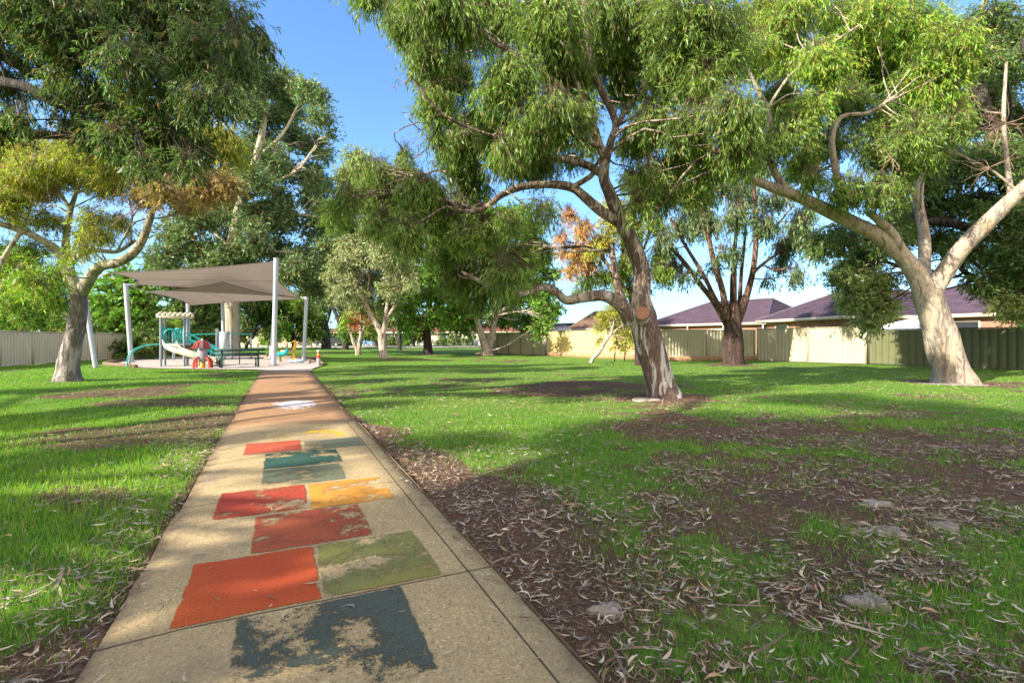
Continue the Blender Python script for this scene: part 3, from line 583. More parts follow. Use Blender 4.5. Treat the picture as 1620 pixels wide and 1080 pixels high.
# big cream gum on the right
tree('gum_tree', 'big cream barked gum forking wide in front of the dark green fence', 15, (1508, 606),
 [[(1510, 610, 0, 43), (1506, 590, 0, 33), (1497, 560, 0, 30), (1484, 520, 0, 28), (1473, 485, 0, 26), (1465, 460, 0, 25)],
  [(1466, 472, 0, 20), (1450, 435, 0, 18), (1425, 402, 0, 16.5), (1392, 375, -.2, 15), (1350, 353, -.4, 14), (1300, 328, -.6, 12.5), (1255, 308, -.8, 11), (1222, 296, -1, 10), (1195, 284, -1.1, 7.5), (1172, 262, -1.3, 4.5), (1150, 225, -1.5, 2.5)],
  [(1466, 476, 0, 19), (1488, 440, 0, 17), (1520, 395, -.3, 16), (1560, 355, -.6, 15), (1600, 315, -1, 13.5), (1650, 270, -1.5, 12), (1720, 210, -2.4, 9)],
  [(1462, 460, .3, 12), (1462, 420, .8, 11), (1462, 370, 1.4, 10), (1452, 310, 2, 9), (1462, 240, 2.4, 8), (1480, 170, 2.6, 7), (1520, 80, 2.8, 6), (1560, 0, 3, 5)],
  [(1428, 405, 0, 12), (1412, 372, -.3, 10), (1392, 350, -.5, 8), (1372, 335, -.6, 6)],
  [(1330, 342, -.5, 7), (1328, 300, -.8, 7), (1320, 260, -1, 6.5), (1316, 225, -1.2, 6), (1322, 195, -1.3, 5.5), (1340, 182, -1.4, 4.5), (1375, 178, -1.6, 3.5), (1420, 150, -1.8, 2)],
  [(1246, 300, -.8, 7), (1228, 278, -1, 6.5), (1216, 250, -1.2, 6), (1206, 225, -1.3, 6.5), (1218, 200, -1.4, 6), (1214, 172, -1.5, 5), (1200, 145, -1.6, 4), (1180, 100, -1.8, 2)],
  [(1600, 315, -.6, 6), (1592, 250, 0, 4.5), (1588, 180, .5, 3.5), (1592, 100, 1, 2.5)],
  [(1214, 172, -1.5, 3), (1250, 120, -1.8, 3), (1300, 80, -2, 3), (1360, 40, -2, 2)]],
 [(1200, 20, 50, 'lime'), (1255, 10, 55, 'lime'), (1320, 20, 60, 'lime'), (1390, 30, 60, 'lime'), (1450, 40, 50, 'lime'), (1500, 60, 45, 'lime', -2), (1525, 95, 28, 'lime', -2), (1200, 90, 45), (1250, 80, 48, 'lime'), (1300, 100, 50, 'lime', -2), (1360, 95, 55, 'lime'), (1420, 110, 55, 'lime'),
  (1480, 130, 45, 'lime', -1.5), (1230, 150, 42), (1285, 165, 48, 'lime', -2), (1345, 160, 45), (1400, 185, 50), (1455, 190, 42, 'lime'), (1500, 180, 32), (1180, 200, 42), (1240, 215, 42), (1300, 225, 42), (1370, 240, 50), (1430, 250, 40), (1180, 255, 28), (1265, 262, 26),
  (1340, 292, 34), (1400, 300, 38, None, -1.5), (1290, 285, 22), (1480, 240, 24), (1180, 60, 40)],
 B_G, L=.15, W=.024, lai=1.8, depth=2.2, pal='gum', droop=.8, thin=.78, dead=[(1590, 195, -1.5, 50, 30), (1565, 265, -1.5, 42, 9), (1410, 250, -2.5, 35, 8), (1280, 235, -1, 28, 8)])
# darker broadleaf tree behind it
tree('gum_tree', 'dark leafy tree drooping over the fence behind the cream gum', 19.5, (1700, 592),
 [[(1700, 592, 0, 25), (1690, 500, 0, 22), (1650, 400, 0, 18), (1600, 300, 0, 14), (1560, 180, 0, 9), (1540, 60, 0, 5)], [(1650, 400, 0, 12), (1560, 370, 0, 8), (1480, 350, .5, 6), (1400, 370, 1, 4), (1340, 390, 1.2, 2.5)],
  [(1600, 300, 0, 9), (1640, 180, 0, 7), (1620, 60, 0, 5)], [(1560, 370, 0, 6), (1520, 420, -.5, 4), (1560, 450, -1, 3)]],
 [(1560, 30, 45), (1610, 60, 50), (1580, 120, 45), (1540, 180, 40), (1600, 190, 50), (1560, 250, 45), (1500, 270, 40), (1620, 270, 45), (1540, 320, 40), (1590, 345, 42), (1480, 320, 38), (1490, 375, 28), (1525, 390, 34), (1580, 405, 38), (1620, 400, 45), (1600, 450, 35), (1560, 445, 26),
  (1615, 495, 24, 'sage', -1.5), (1588, 478, 22, 'sage', -1.5), (1330, 375, 36), (1300, 392, 26), (1365, 400, 36), (1410, 380, 32), (1340, 430, 30, None, -1), (1375, 445, 30, 'sage', -1.5), (1392, 478, 26, 'sage', -1.5), (1355, 470, 24, 'sage', -1.5), (1372, 508, 15, 'sage', -1.5), (1400, 440, 22), (1450, 345, 30), (1425, 330, 24), (1500, 200, 35), (1460, 285, 30), (1660, 300, 60), (1680, 450, 50)],
 B_D, L=.16, W=.045, lai=2.1, depth=2, pal='gumdark', droop=.5)
# multi-stemmed dark tree by the beige fence
tree('gum_tree', 'dark red trunked tree with many upright stems by the beige fence', 26.7, (1160, 577),
 [[(1161, 580, 0, 25), (1160, 560, 0, 21), (1159, 530, 0, 19.5), (1159, 500, 0, 18), (1158, 480, 0, 12)], [(1150, 512, 0, 7.92), (1132, 480, -.5, 6.48), (1108, 450, -1, 5.4), (1080, 412, -1.5, 4.32), (1050, 380, -2, 3.6), (1030, 365, -2, 2.16)],
  [(1146, 500, 0, 5.76), (1130, 470, .5, 5.04), (1110, 430, 1, 4.32), (1085, 390, 1.2, 3.6), (1060, 345, 1.5, 2.88)], [(1150, 505, -.3, 7.92), (1143, 460, -.5, 6.48), (1128, 410, -.8, 5.4), (1118, 360, -1, 4.32), (1105, 300, -1, 3.24)],
  [(1160, 500, 0, 7.92), (1160, 450, 0, 7.2), (1162, 400, 0, 4.32), (1166, 350, 0, 3.6), (1165, 290, 0, 2.88)], [(1168, 508, 0, 8.64), (1180, 470, 0, 7.2), (1191, 430, 0, 6.12), (1196, 380, 0, 5.04), (1194, 320, 0, 4.32), (1190, 260, 0, 2.88)],
  [(1184, 460, .3, 5.04), (1192, 432, .8, 3.6), (1225, 405, 1.5, 2.88), (1265, 385, 2, 2.52), (1318, 352, 3, 1.44)], [(1196, 380, 0, 2.88), (1225, 360, .4, 2.52), (1255, 325, .8, 1.44)], [(1170, 490, .5, 5.04), (1172, 440, 1, 4.32), (1178, 380, 1.2, 2.88), (1180, 320, 1.3, 2.16)]],
 [(1050, 375, 22), (1085, 350, 26), (1068, 412, 18), (1120, 345, 30), (1150, 395, 22), (1165, 340, 30), (1210, 350, 28), (1240, 385, 20), (1262, 350, 22), (1235, 415, 14), (1040, 425, 15), (1100, 300, 32), (1180, 295, 34), (1230, 310, 28), (1290, 372, 15), (1200, 260, 28), (1140, 280, 34), (1070, 300, 26), (1262, 425, 12), (1130, 420, 12), (1255, 440, 10), (1215, 440, 10), (1085, 435, 10), (1275, 330, 20)],
 B_F, L=.24, W=.048, lai=1.25, depth=3, pal='blue', droop=1.3, thin=.74, leaf=LEAFD)
# left gum
tree('gum_tree', 'grey trunked gum forking above the left lawn before the shade sail', 15.4, (106, 603),
 [[(107, 607, 0, 27), (107, 590, 0, 21), (110, 565, 0, 17), (115, 540, 0, 16), (121, 515, 0, 15), (125, 490, 0, 14), (124, 462, 0, 13.5)], [(125, 470, 0, 13), (112, 440, 0, 11.5), (103, 415, 0, 10.5), (92, 398, 0, 9), (70, 382, -.3, 7), (35, 365, -.5, 6), (-5, 352, -.8, 5), (-60, 330, -1, 3)],
  [(126, 468, 0, 11), (140, 443, -.2, 11), (158, 422, -.4, 9.5), (185, 416, -.6, 9), (207, 404, -.8, 8.5), (225, 380, -.9, 7.5), (236, 350, -1, 6.5), (245, 320, -1, 5), (260, 280, -1, 3)],
  [(106, 418, 0, 7), (104, 390, .3, 6.5), (107, 360, .5, 5.5), (112, 330, .8, 4.5), (130, 280, 1, 3)], [(112, 415, 0, 7), (125, 404, .3, 5.5), (150, 396, .6, 5), (185, 398, 1, 4), (215, 380, 1.2, 3)], [(35, 365, -.5, 4), (10, 400, -1, 3.5), (-10, 440, -1.4, 3)], [(112, 330, .8, 3), (60, 260, 1, 3), (0, 220, 1.2, 2)]],
 [(-60, 300, 60, 'yellow'), (0, 220, 45, 'yellow'), (20, 270, 48, 'yellow'), (70, 240, 45, 'yellow'), (120, 230, 45, 'yellow'), (10, 320, 32), (65, 290, 34, 'brown'), (120, 275, 34), (170, 240, 45, 'yellow'), (175, 290, 32, 'yellow'), (225, 250, 45, 'gold'), (290, 225, 50, 'yellow'), (345, 220, 40, 'gold'), (370, 240, 28, 'yellow'), (280, 290, 36, 'brown'), (330, 285, 34, 'brown'),
  (230, 300, 28, 'brown'), (362, 290, 24, 'brown'), (75, 345, 24), (145, 345, 22), (165, 372, 20), (190, 350, 20), (25, 420, 36, 'lime'), (60, 440, 34, 'lime'), (85, 470, 22, 'lime'), (10, 470, 30, 'lime'), (-20, 400, 40, 'lime'), (55, 395, 22, 'lime'), (88, 430, 16, 'lime'), (130, 385, 14), (30, 350, 18), (300, 320, 20, 'brown')],
 B_A, L=.14, W=.024, lai=1.5, depth=1.8, pal='yellow', droop=.6, thin=.8, fill=.7, dead=[(250, 310, -1, 70, 26), (215, 330, -1.2, 50, 18), (300, 300, -1, 50, 14), (130, 270, 0, 40, 8)])
# near tree whose branches hang into the top left
tree('gum_tree', 'dark foliage of a near gum hanging into the top left corner', 7.3, (-330, 700),
 [[(-330, 705, 0, 60), (-320, 560, 0, 48), (-300, 400, 0, 42), (-260, 260, 0, 36)], [(-300, 380, 0, 26), (-180, 260, .2, 20), (-60, 212, .3, 14), (0, 208, .3, 9), (60, 213, .3, 6.5), (120, 217, .3, 5), (200, 235, .3, 3.5), (280, 255, .2, 2)],
  [(-260, 270, 0, 26), (-150, 160, -.3, 18), (-50, 118, -.3, 12), (0, 130, -.3, 9), (45, 140, -.3, 8), (90, 165, -.2, 6), (150, 180, 0, 5), (230, 190, .2, 3)], [(-260, 260, 0, 24), (-180, 100, .4, 18), (-60, 60, .6, 12), (20, 95, .6, 9), (60, 118, .6, 7), (130, 100, .5, 6), (210, 80, .4, 5), (310, 70, .2, 3), (390, 75, 0, 2)],
  [(-180, 100, .4, 15), (-120, -60, 0, 12), (0, -120, 0, 9), (150, -130, 0, 6), (300, -100, 0, 3)]],
 [(0, 10, 70), (80, 0, 75), (160, 5, 70), (240, 10, 70), (320, 10, 62), (370, 30, 40), (405, 60, 24), (60, 70, 48), (130, 75, 55), (205, 90, 55), (280, 90, 55), (345, 90, 42), (385, 100, 22), (110, 140, 50), (180, 150, 50), (250, 155, 52), (315, 160, 42), (350, 150, 30), (160, 205, 36),
  (215, 215, 40), (270, 220, 38), (320, 225, 30), (110, 195, 28), (20, 130, 28), (40, 178, 20), (230, 255, 22), (300, 250, 20), (10, 190, 14), (-80, 60, 80), (-60, 170, 60)],
 B_D, L=.10, W=.0125, lai=.85, depth=1.1, pal='gumdark', droop=.75, sickle=True, sub=9, k=9, dead=[(250, 200, 0, 120, 16), (120, 215, .2, 120, 14)])
# tall pale-trunked eucalypt behind the playground
tree('gum_tree', 'tallest eucalypt with a thick pale column trunk behind the playground', 42, (368, 558),
 [[(368, 562, 0, 13), (368, 540, 0, 11), (367, 500, 0, 10.5), (367, 460, 0, 10), (366, 420, 0, 9.5), (370, 380, 0, 9), (380, 330, 0, 8), (400, 270, 0, 7), (415, 210, 0, 5), (420, 150, 0, 4)], [(372, 470, 0, 2.75), (384, 455, -1, 2.2), (395, 440, -1.5, 1.65)], [(370, 400, 0, 3.3), (340, 370, 0, 2.75), (310, 355, 0, 2.2), (280, 370, 0, 1.65)],
  [(385, 320, 0, 2.75), (430, 290, 0, 2.48), (470, 270, 0, 2.2), (500, 230, 0, 1.65)], [(375, 360, 0, 2.75), (420, 350, 0, 2.48), (470, 340, 0, 2.2), (510, 345, 0, 1.65)], [(405, 250, 0, 2.75), (445, 215, 0, 2.2), (470, 170, 0, 1.93), (485, 140, 0, 1.1)], [(367, 430, 0, 2.75), (330, 420, 0, 2.2), (290, 430, 0, 1.65), (250, 405, 0, 1.1)], [(368, 410, 0, 2.75), (420, 400, 0, 2.48), (470, 400, 0, 1.65), (500, 420, 0, 1.1)], [(370, 380, 0, 2.75), (350, 300, 0, 2.2), (370, 200, 0, 2.2), (390, 120, 0, 1.65)]],
 [(380, 110, 34), (415, 100, 26), (440, 135, 26), (480, 140, 26), (505, 150, 16), (465, 170, 26), (505, 190, 24), (430, 180, 30), (390, 170, 34), (460, 220, 28), (495, 230, 26), (515, 245, 12), (415, 230, 34), (370, 230, 34), (440, 265, 28), (485, 275, 28), (510, 290, 18), (395, 280, 34), (440, 310, 26), (490, 315, 26), (515, 325, 18), (350, 285, 34), (500, 360, 28), (455, 350, 28),
  (405, 340, 32), (360, 340, 34), (310, 345, 32), (270, 365, 30), (255, 400, 24), (300, 395, 30), (345, 395, 30), (395, 395, 34), (440, 395, 30), (485, 400, 28), (515, 390, 20), (270, 430, 24), (310, 435, 26), (340, 425, 20), (405, 430, 22), (440, 432, 24), (480, 430, 24), (500, 455, 20), (245, 430, 14), (520, 210, 10)],
 B_C, L=.27, W=.12, lai=1.7, depth=4.5, pal='blue', droop=.3, sub=9, leaf=LEAFD, k=7, fill=.8)

def simple(label, Z, base, limbs, lobes, bk, pal, Ls, Ws, lai=2.0, depth=2, group='trees at the far side of the park', name='park_tree', **kw):
    return tree(name, label, Z, base, limbs, lobes, bk, L=Ls, W=Ws, lai=lai, depth=depth, pal=pal, group=group, leaf=kw.pop('leaf', LEAFD), k=7, **kw)
def shrub(label, Z, base, lobes, pal, L, W, lai=2.4, depth=1.2, group=None, name='shrub', cat='shrub', bk=B_D):
    return tree(name, label, Z, base, [[(base[0], base[1], 0, 2.2), (base[0], base[1]-14, 0, 1.6), (base[0], base[1]-30, 0, 1)]], lobes, bk, L=L, W=W, lai=lai, depth=depth, pal=pal, group=group, cat=cat, leaf=LEAFD, k=7, sub=7, droop=.2)
simple('pale grey green tree with a forked cream trunk right of the playground', 34.6, (607, 566), [[(607, 567, 0, 8), (606, 555, 0, 6.5), (605, 540, 0, 6), (604, 528, 0, 6)], [(604, 530, 0, 5), (597, 515, 0, 4.5), (586, 498, 0, 4), (578, 480, 0, 3), (560, 455, 0, 2)], [(605, 530, 0, 4.5), (609, 512, 0, 3.5), (611, 495, 0, 3), (614, 470, 0, 2)], [(609, 508, 0, 3), (619, 493, 0, 2.6), (628, 478, 0, 2)]],
 [(545, 415, 26), (575, 400, 28), (610, 405, 28), (635, 425, 24), (560, 445, 24), (595, 440, 26), (625, 455, 22), (530, 435, 18), (590, 380, 22), (555, 385, 20), (635, 400, 18), (535, 462, 14), (610, 472, 18), (575, 465, 16), (650, 445, 12)], B_I, 'grey', .24, .075, 2.0, 3, sub=9)
simple('small twisted tree with reddish leaf tips beside the pale forked one', 40, (568, 562), [[(567, 563, 0, 5), (567, 553, 0, 4.2), (569, 545, 0, 3.6), (571, 530, 0, 2.6), (570, 515, 0, 2)], [(565, 553, 0, 3.5), (560, 542, 0, 3), (556, 530, 0, 2), (552, 515, 0, 1.5)], [(570, 530, 0, 2), (577, 518, 0, 1.8), (584, 510, 0, 1.3)]],
 [(556, 495, 15, 'sage'), (545, 508, 12, 'lime'), (548, 525, 10, 'fresh'), (575, 490, 15, 'brown'), (562, 508, 6, 'red', -1.5), (585, 505, 10, 'brown'), (565, 478, 14, 'sage'), (590, 488, 12, 'sage'), (565, 530, 7, 'fresh'), (586, 526, 11, 'lime')], B_I, 'sage', .22, .09, 1.8, 1.5)
simple('broad bright green tree with a thick white based trunk before the olive fence', 40, (770, 562), [[(771, 563, 0, 12), (769, 554, 0, 7.5), (765, 540, 0, 6), (760, 525, 0, 5.2), (756, 508, 0, 4.5), (760, 480, 0, 3.5), (770, 430, 0, 4)], [(772, 560, .5, 6), (778, 530, .8, 5), (785, 500, 1, 4), (800, 450, 1, 3)], [(756, 508, 0, 4), (730, 480, 0, 3), (700, 440, 0, 2)], [(785, 500, 1, 4), (820, 470, 1, 3), (850, 440, 1, 2)], [(752, 560, 0, 1.5), (764, 558, -.2, 4)]],
 [(828, 415, 30), (800, 380, 32), (760, 395, 32), (850, 400, 24), (770, 345, 28), (815, 345, 28), (715, 395, 32), (852, 488, 22), (835, 510, 20), (858, 455, 20), (740, 500, 16), (795, 480, 14), (700, 430, 30), (725, 470, 20), (868, 430, 14), (780, 435, 32), (690, 365, 28), (730, 345, 28), (852, 518, 13), (730, 520, 12), (745, 440, 28), (822, 460, 26), (690, 400, 28), (840, 365, 22), (716, 500, 16), (866, 500, 13), (795, 508, 8), (880, 485, 8)], B_I, 'fresh', .26, .13, 2.3, 4, droop=.2)
simple('brown trunked tree with a low left limb on bare soil in mid park', 43, (676, 561), [[(677, 562, 0, 10), (677, 550, 0, 7), (676, 535, 0, 6), (676, 515, 0, 5), (678, 490, 0, 4), (685, 450, 0, 3)], [(672, 535, 0, 5), (664, 522, -.5, 4.5), (660, 512, -.8, 3), (650, 495, -1, 2)], [(678, 500, 0, 3), (700, 470, 0, 2)]],
 [(650, 485, 20), (680, 470, 26), (705, 500, 18), (640, 505, 14), (715, 455, 26), (665, 440, 26), (695, 430, 26), (645, 455, 20), (690, 505, 16), (660, 510, 12)], B_F, 'fresh', .28, .13, 2.2, 4, droop=.2)
simple('tall dull olive tree standing behind the pale forked one', 58, (633, 549), [[(632, 550, 0, 4), (632, 530, 0, 3.6), (630, 500, 0, 3.2), (628, 450, 0, 3), (620, 380, 0, 2.5), (600, 300, 0, 2)], [(628, 400, 0, 2.5), (600, 370, 0, 2.2), (570, 330, 0, 2)], [(622, 380, 0, 2), (650, 330, 0, 2), (670, 280, 0, 1)]],
 [(560, 250, 20, 'sage'), (580, 270, 22, 'sage'), (545, 275, 18, 'sage'), (610, 275, 22), (640, 270, 22), (600, 310, 28), (560, 310, 24, 'sage'), (640, 310, 26), (670, 295, 20), (590, 350, 28, 'grey'), (630, 355, 28), (670, 340, 26), (550, 350, 22), (650, 400, 28), (610, 380, 24), (640, 440, 24), (625, 480, 18), (640, 515, 10, 'fresh'), (540, 380, 18)], B_D, 'gumdark', .38, .14, 1.8, 5)
simple('black trunked tree straight behind the end of the path', 70, (516, 551), [[(516, 552, 0, 8), (516, 535, 0, 6), (514, 515, 0, 5.5), (508, 490, 0, 4.5), (500, 450, 0, 3)], [(512, 525, 0, 4), (503, 505, 0, 3.5), (490, 480, 0, 3)], [(515, 515, 0, 3.5), (522, 490, 0, 3), (530, 450, 0, 2)]],
 [(480, 470, 20), (500, 450, 24), (525, 440, 24), (510, 420, 26), (540, 420, 24), (485, 440, 22), (530, 400, 24), (555, 400, 20), (540, 460, 14), (492, 490, 14), (550, 370, 24), (520, 370, 24)], B_D, 'gumdark', .42, .19, 2.2, 6)
simple('black trunk leaning left just beside the straight black one', 61, (547, 554), [[(547, 555, 0, 6), (546, 545, 0, 5), (545, 533, 0, 4.6), (540, 520, 0, 3.6), (533, 500, 0, 2.8), (523, 480, 0, 2.2), (515, 460, 0, 1.5)], [(545, 533, 0, 2.6), (544, 510, 0, 2), (546, 485, 0, 1.5)], [(541, 520, 0, 2), (536, 505, -.5, 1.5), (540, 492, -1, 1)]],
 [(525, 470, 16), (545, 478, 12), (535, 455, 18), (512, 480, 10), (552, 462, 14)], B_D, 'gumdark', .36, .15, 1.7, 3)
simple('orange and gold leafed tree half hidden behind the central gum', 25, (1010, 579), [[(1011, 580, 0, 7.5), (1010, 560, 0, 6), (1008, 540, 0, 5), (1004, 510, 0, 4.5), (998, 470, 0, 4), (990, 430, 0, 3.5), (985, 380, 0, 3), (980, 320, 0, 2)], [(998, 470, 0, 3), (970, 430, 0, 2.5), (940, 395, 0, 2), (915, 370, 0, 1.5)], [(990, 430, 0, 2.5), (1015, 400, .5, 2), (1035, 350, 1, 1.5)]],
 [(925, 358, 18, 'orange'), (900, 335, 16, 'pink'), (888, 372, 12, 'pink'), (912, 395, 18, 'orange'), (950, 380, 22, 'orange'), (935, 410, 18, 'gold'), (895, 395, 10, 'pink'), (985, 330, 24, 'gold'), (1010, 300, 20, 'lime'), (1000, 370, 22, 'lime'), (970, 350, 20, 'gold'), (960, 430, 20), (990, 410, 22), (930, 440, 18), (1045, 400, 22), (1040, 350, 20), (1010, 450, 20), (1050, 435, 14), (965, 315, 14, 'gold'), (915, 460, 10), (980, 455, 14), (905, 425, 14, 'orange'), (1030, 270, 18)],
 B_F, 'gum', .20, .035, 1.5, 2, droop=1.0, group=None)
simple('young wattle with a bent grey trunk before the yellow fence', 28.6, (934, 573), [[(934, 574, 0, 3.4), (938, 567, 0, 3), (945, 560, 0, 3), (952, 552, 0, 2.8), (956, 543, 0, 2.6), (963, 534, 0, 2.4), (968, 524, 0, 2), (972, 508, 0, 1.5)], [(966, 530, 0, 1.6), (980, 518, 0, 1.3), (995, 508, 0, 1)]],
 [(955, 500, 14, 'gold'), (975, 488, 14, 'gold'), (992, 500, 14, 'gold'), (965, 515, 12), (985, 522, 12), (1003, 515, 10), (948, 518, 8), (950, 537, 6), (998, 535, 8)], B_I, 'yellow', .15, .03, 1.1, .9, group=None, name='wattle_tree')
for bx, lb in ((988, 'thin sapling at the brown garden bed nearest the wattle'), (972, 'shorter sapling against the yellow fence left of its twin')):
    simple(lb, 29.5, (bx, 571), [[(bx, 572, 0, .9), (bx+1, 555, 0, .7), (bx+4, 540, 0, .5)], [(bx+1, 560, 0, .5), (bx+8, 548, 0, .4)]], [(bx+3, 540, 7), (bx+9, 548, 5), (bx-4, 550, 5), (bx+4, 528, 6)], B_D, 'yellow', .13, .03, 1.0, .3, group='saplings by the yellow fence', name='sapling', sub=4)
# big-leafed tree and shrubs on the left boundary
simple('large leafed tree rising over the hedge behind the left poles', 35, (192, 571), [[(192, 572, 0, 6), (190, 540, 0, 5), (188, 500, 0, 4), (186, 460, 0, 2)], [(190, 520, 0, 3), (210, 480, 0, 2)], [(190, 520, 0, 3), (165, 480, 0, 2)]],
 [(180, 450, 20), (195, 435, 14), (213, 462, 18), (190, 480, 22), (160, 472, 18), (228, 485, 12), (205, 510, 20), (175, 510, 18), (150, 500, 18), (222, 470, 12), (240, 462, 6), (200, 535, 16), (160, 540, 18), (236, 495, 8)], B_D, 'fresh', .34, .24, 2.2, 2, group=None, name='broadleaf_tree', droop=.3)
gs = 'shrubs growing along the left boundary'
shrub('dark creeper hedge under the large leafed tree', 33, (205, 574), [(150, 553, 15), (168, 545, 15), (188, 552, 16), (208, 548, 16), (228, 552, 14), (150, 530, 14), (222, 530, 14), (242, 546, 14), (180, 562, 10), (206, 564, 9), (232, 563, 8)], 'gumdark', .2, .12, group=gs, name='hedge', cat='hedge')
shrub('deep green hedge behind the slide and the arch climber', 39, (285, 567), [(250, 535, 16), (268, 548, 14), (290, 545, 14), (310, 548, 13), (330, 545, 14), (262, 522, 14), (300, 530, 14), (335, 528, 14), (345, 548, 10), (280, 560, 7), (320, 560, 7)], 'gumdark', .25, .13, group=gs, name='hedge', cat='hedge')
shrub('fine leafed green shrub looking over the left cream fence', 30, (30, 570), [(15, 505, 18), (45, 500, 18), (70, 505, 16), (92, 508, 13), (30, 485, 18), (60, 485, 16), (-10, 500, 22), (85, 492, 12), (110, 515, 10)], 'fresh', .15, .05, group=gs)
simple('spreading green tree in the yard behind the left cream fence', 40, (-20, 566), [[(-20, 567, 0, 7), (-20, 530, 0, 6), (-10, 480, 0, 4)]], [(-60, 480, 34), (-20, 460, 34), (30, 470, 30), (70, 480, 26), (0, 500, 30), (45, 500, 24), (-90, 500, 34), (-130, 480, 40), (-30, 420, 30)], B_D, 'gum', .34, .14, 2.0, 3, group=None)
shrub('yellowish bush behind the slide roof', 47, (237, 566), [(228, 510, 10, 'lime'), (240, 500, 11, 'gold'), (250, 515, 12, 'lime'), (262, 508, 12, 'lime'), (272, 520, 12), (244, 525, 10)], 'lime', .25, .14, group=gs)
simple('dark wide tree filling the space behind the left sail poles', 55, (300, 560), [[(300, 561, 0, 5), (300, 530, 0, 4), (305, 480, 0, 3)]],
 [(262, 455, 22), (285, 480, 22), (310, 470, 24), (335, 490, 24), (270, 500, 18, 'fresh'), (300, 505, 22), (325, 520, 22), (350, 500, 18), (345, 460, 22), (318, 445, 22), (290, 440, 18)], B_D, 'gumdark', .38, .17, 2.3, 4)
simple('mid green tree with a bent little trunk behind the bench', 62, (392, 552), [[(389, 553, 0, 2.4), (391, 545, 0, 2), (396, 538, 0, 1.8), (402, 530, 0, 1.4), (410, 500, 0, 1)]],
 [(395, 480, 20), (418, 495, 20, 'fresh'), (400, 510, 16), (425, 475, 20), (440, 500, 18, 'fresh'), (388, 455, 18), (428, 520, 10, 'fresh'), (410, 460, 20), (385, 525, 8)], B_D, 'gumdark', .4, .18, 2.2, 4)
simple('bushy green tree between the two right sail poles', 66, (464, 551), [[(464, 552, 0, 2.4), (463, 530, 0, 2), (462, 500, 0, 1.4)]],
 [(450, 510, 16, 'fresh'), (470, 500, 18), (462, 480, 18), (485, 515, 15), (445, 485, 16, 'fresh'), (478, 480, 14), (456, 522, 10, 'lime'), (495, 500, 14), (440, 468, 14), (500, 525, 12)], B_D, 'gum', .42, .2, 2.2, 4)
simple('slim dark trunk in the row near the blue car', 82, (597, 548), [[(596, 549, 0, 4), (594, 538, 0, 3), (590, 525, 0, 2.4), (586, 505, 0, 1.5)]], [(590, 518, 9, 'lime'), (580, 510, 9, 'lime'), (600, 510, 12), (575, 495, 12), (595, 490, 14)], B_D, 'sage', .4, .2, 2, 3)
simple('small dark domed tree before the cream house', 84, (655, 548), [[(655, 549, 0, 2), (655, 536, 0, 1.6), (655, 520, 0, 1)]], [(655, 520, 12), (648, 528, 9), (664, 528, 9), (656, 508, 12)], B_D, 'gumdark', .4, .2, 2.4, 2)
for k_, (q, sz, pl, lb) in enumerate([(622, 9, 'gumdark', 'rounded garden shrub right of the forked trunk beyond the street'), (643, 7, 'fresh', 'bright garden shrub before the pale red roofed house'), (697, 8, 'gumdark', 'dark garden shrub just right of the brown trunk'), (722, 6, 'lime', 'lime garden shrub left of the cream house windows'), (742, 9, 'gumdark', 'dark garden shrub at the right end of the cream house'), (420, 8, 'fresh', 'garden shrub before the long cream house'), (548, 8, 'gumdark', 'garden shrub before the grey garage house')]):
    shrub(lb, 93, (q, 547), [(q+a*sz*.6, 541+b*sz*.4, sz*.6) for a, b in ((-1, 0), (0, -.8), (1, 0), (0, .3))], pl, .45, .24, group='garden shrubs beyond the street', name='garden_shrub')
simple('low green bush tree beyond the road left of the car', 92, (508, 548), [[(508, 549, 0, 1.6), (508, 538, 0, 1.2), (508, 525, 0, 1)]], [(505, 532, 10), (515, 528, 10), (497, 530, 9), (524, 530, 8), (508, 520, 10)], B_D, 'gumdark', .45, .24, 2.4, 2)
gf = 'trees in the gardens beyond the road'
for k_, (q, r, sz, pl, lb) in enumerate([(690, 515, 24, 'fresh', 'garden tree behind the brown trunked one'), (735, 515, 26, 'gumdark', 'dark garden tree left of the white based trunk'), (610, 505, 22, 'sage', 'garden tree beyond the blue car'), (795, 500, 26, 'gumdark', 'dark garden tree right of the white based trunk'), (440, 500, 28, 'gumdark', 'garden tree seen between the sail poles'),
      (350, 500, 28, 'gumdark', 'garden tree behind the pale column trunk'), (20, 495, 40, 'gumdark', 'garden tree far behind the left cream fence'), (560, 500, 22, 'gumdark', 'garden tree behind the small twisted one')]):
    simple(lb, 105, (q, 546), [[(q, 547, 0, 2.4), (q, 530, 0, 2), (q, 505, 0, 1)]], [(q+a*sz*.6, r+b*sz*.5, sz*.6) for a, b in ((-1, 0), (0, -1.3), (1, 0), (0, .2), (-.7, -1), (.8, -1.1), (0, -2))], B_D, pl, .6, .3, 2.2, 4, group=gf, sub=5)

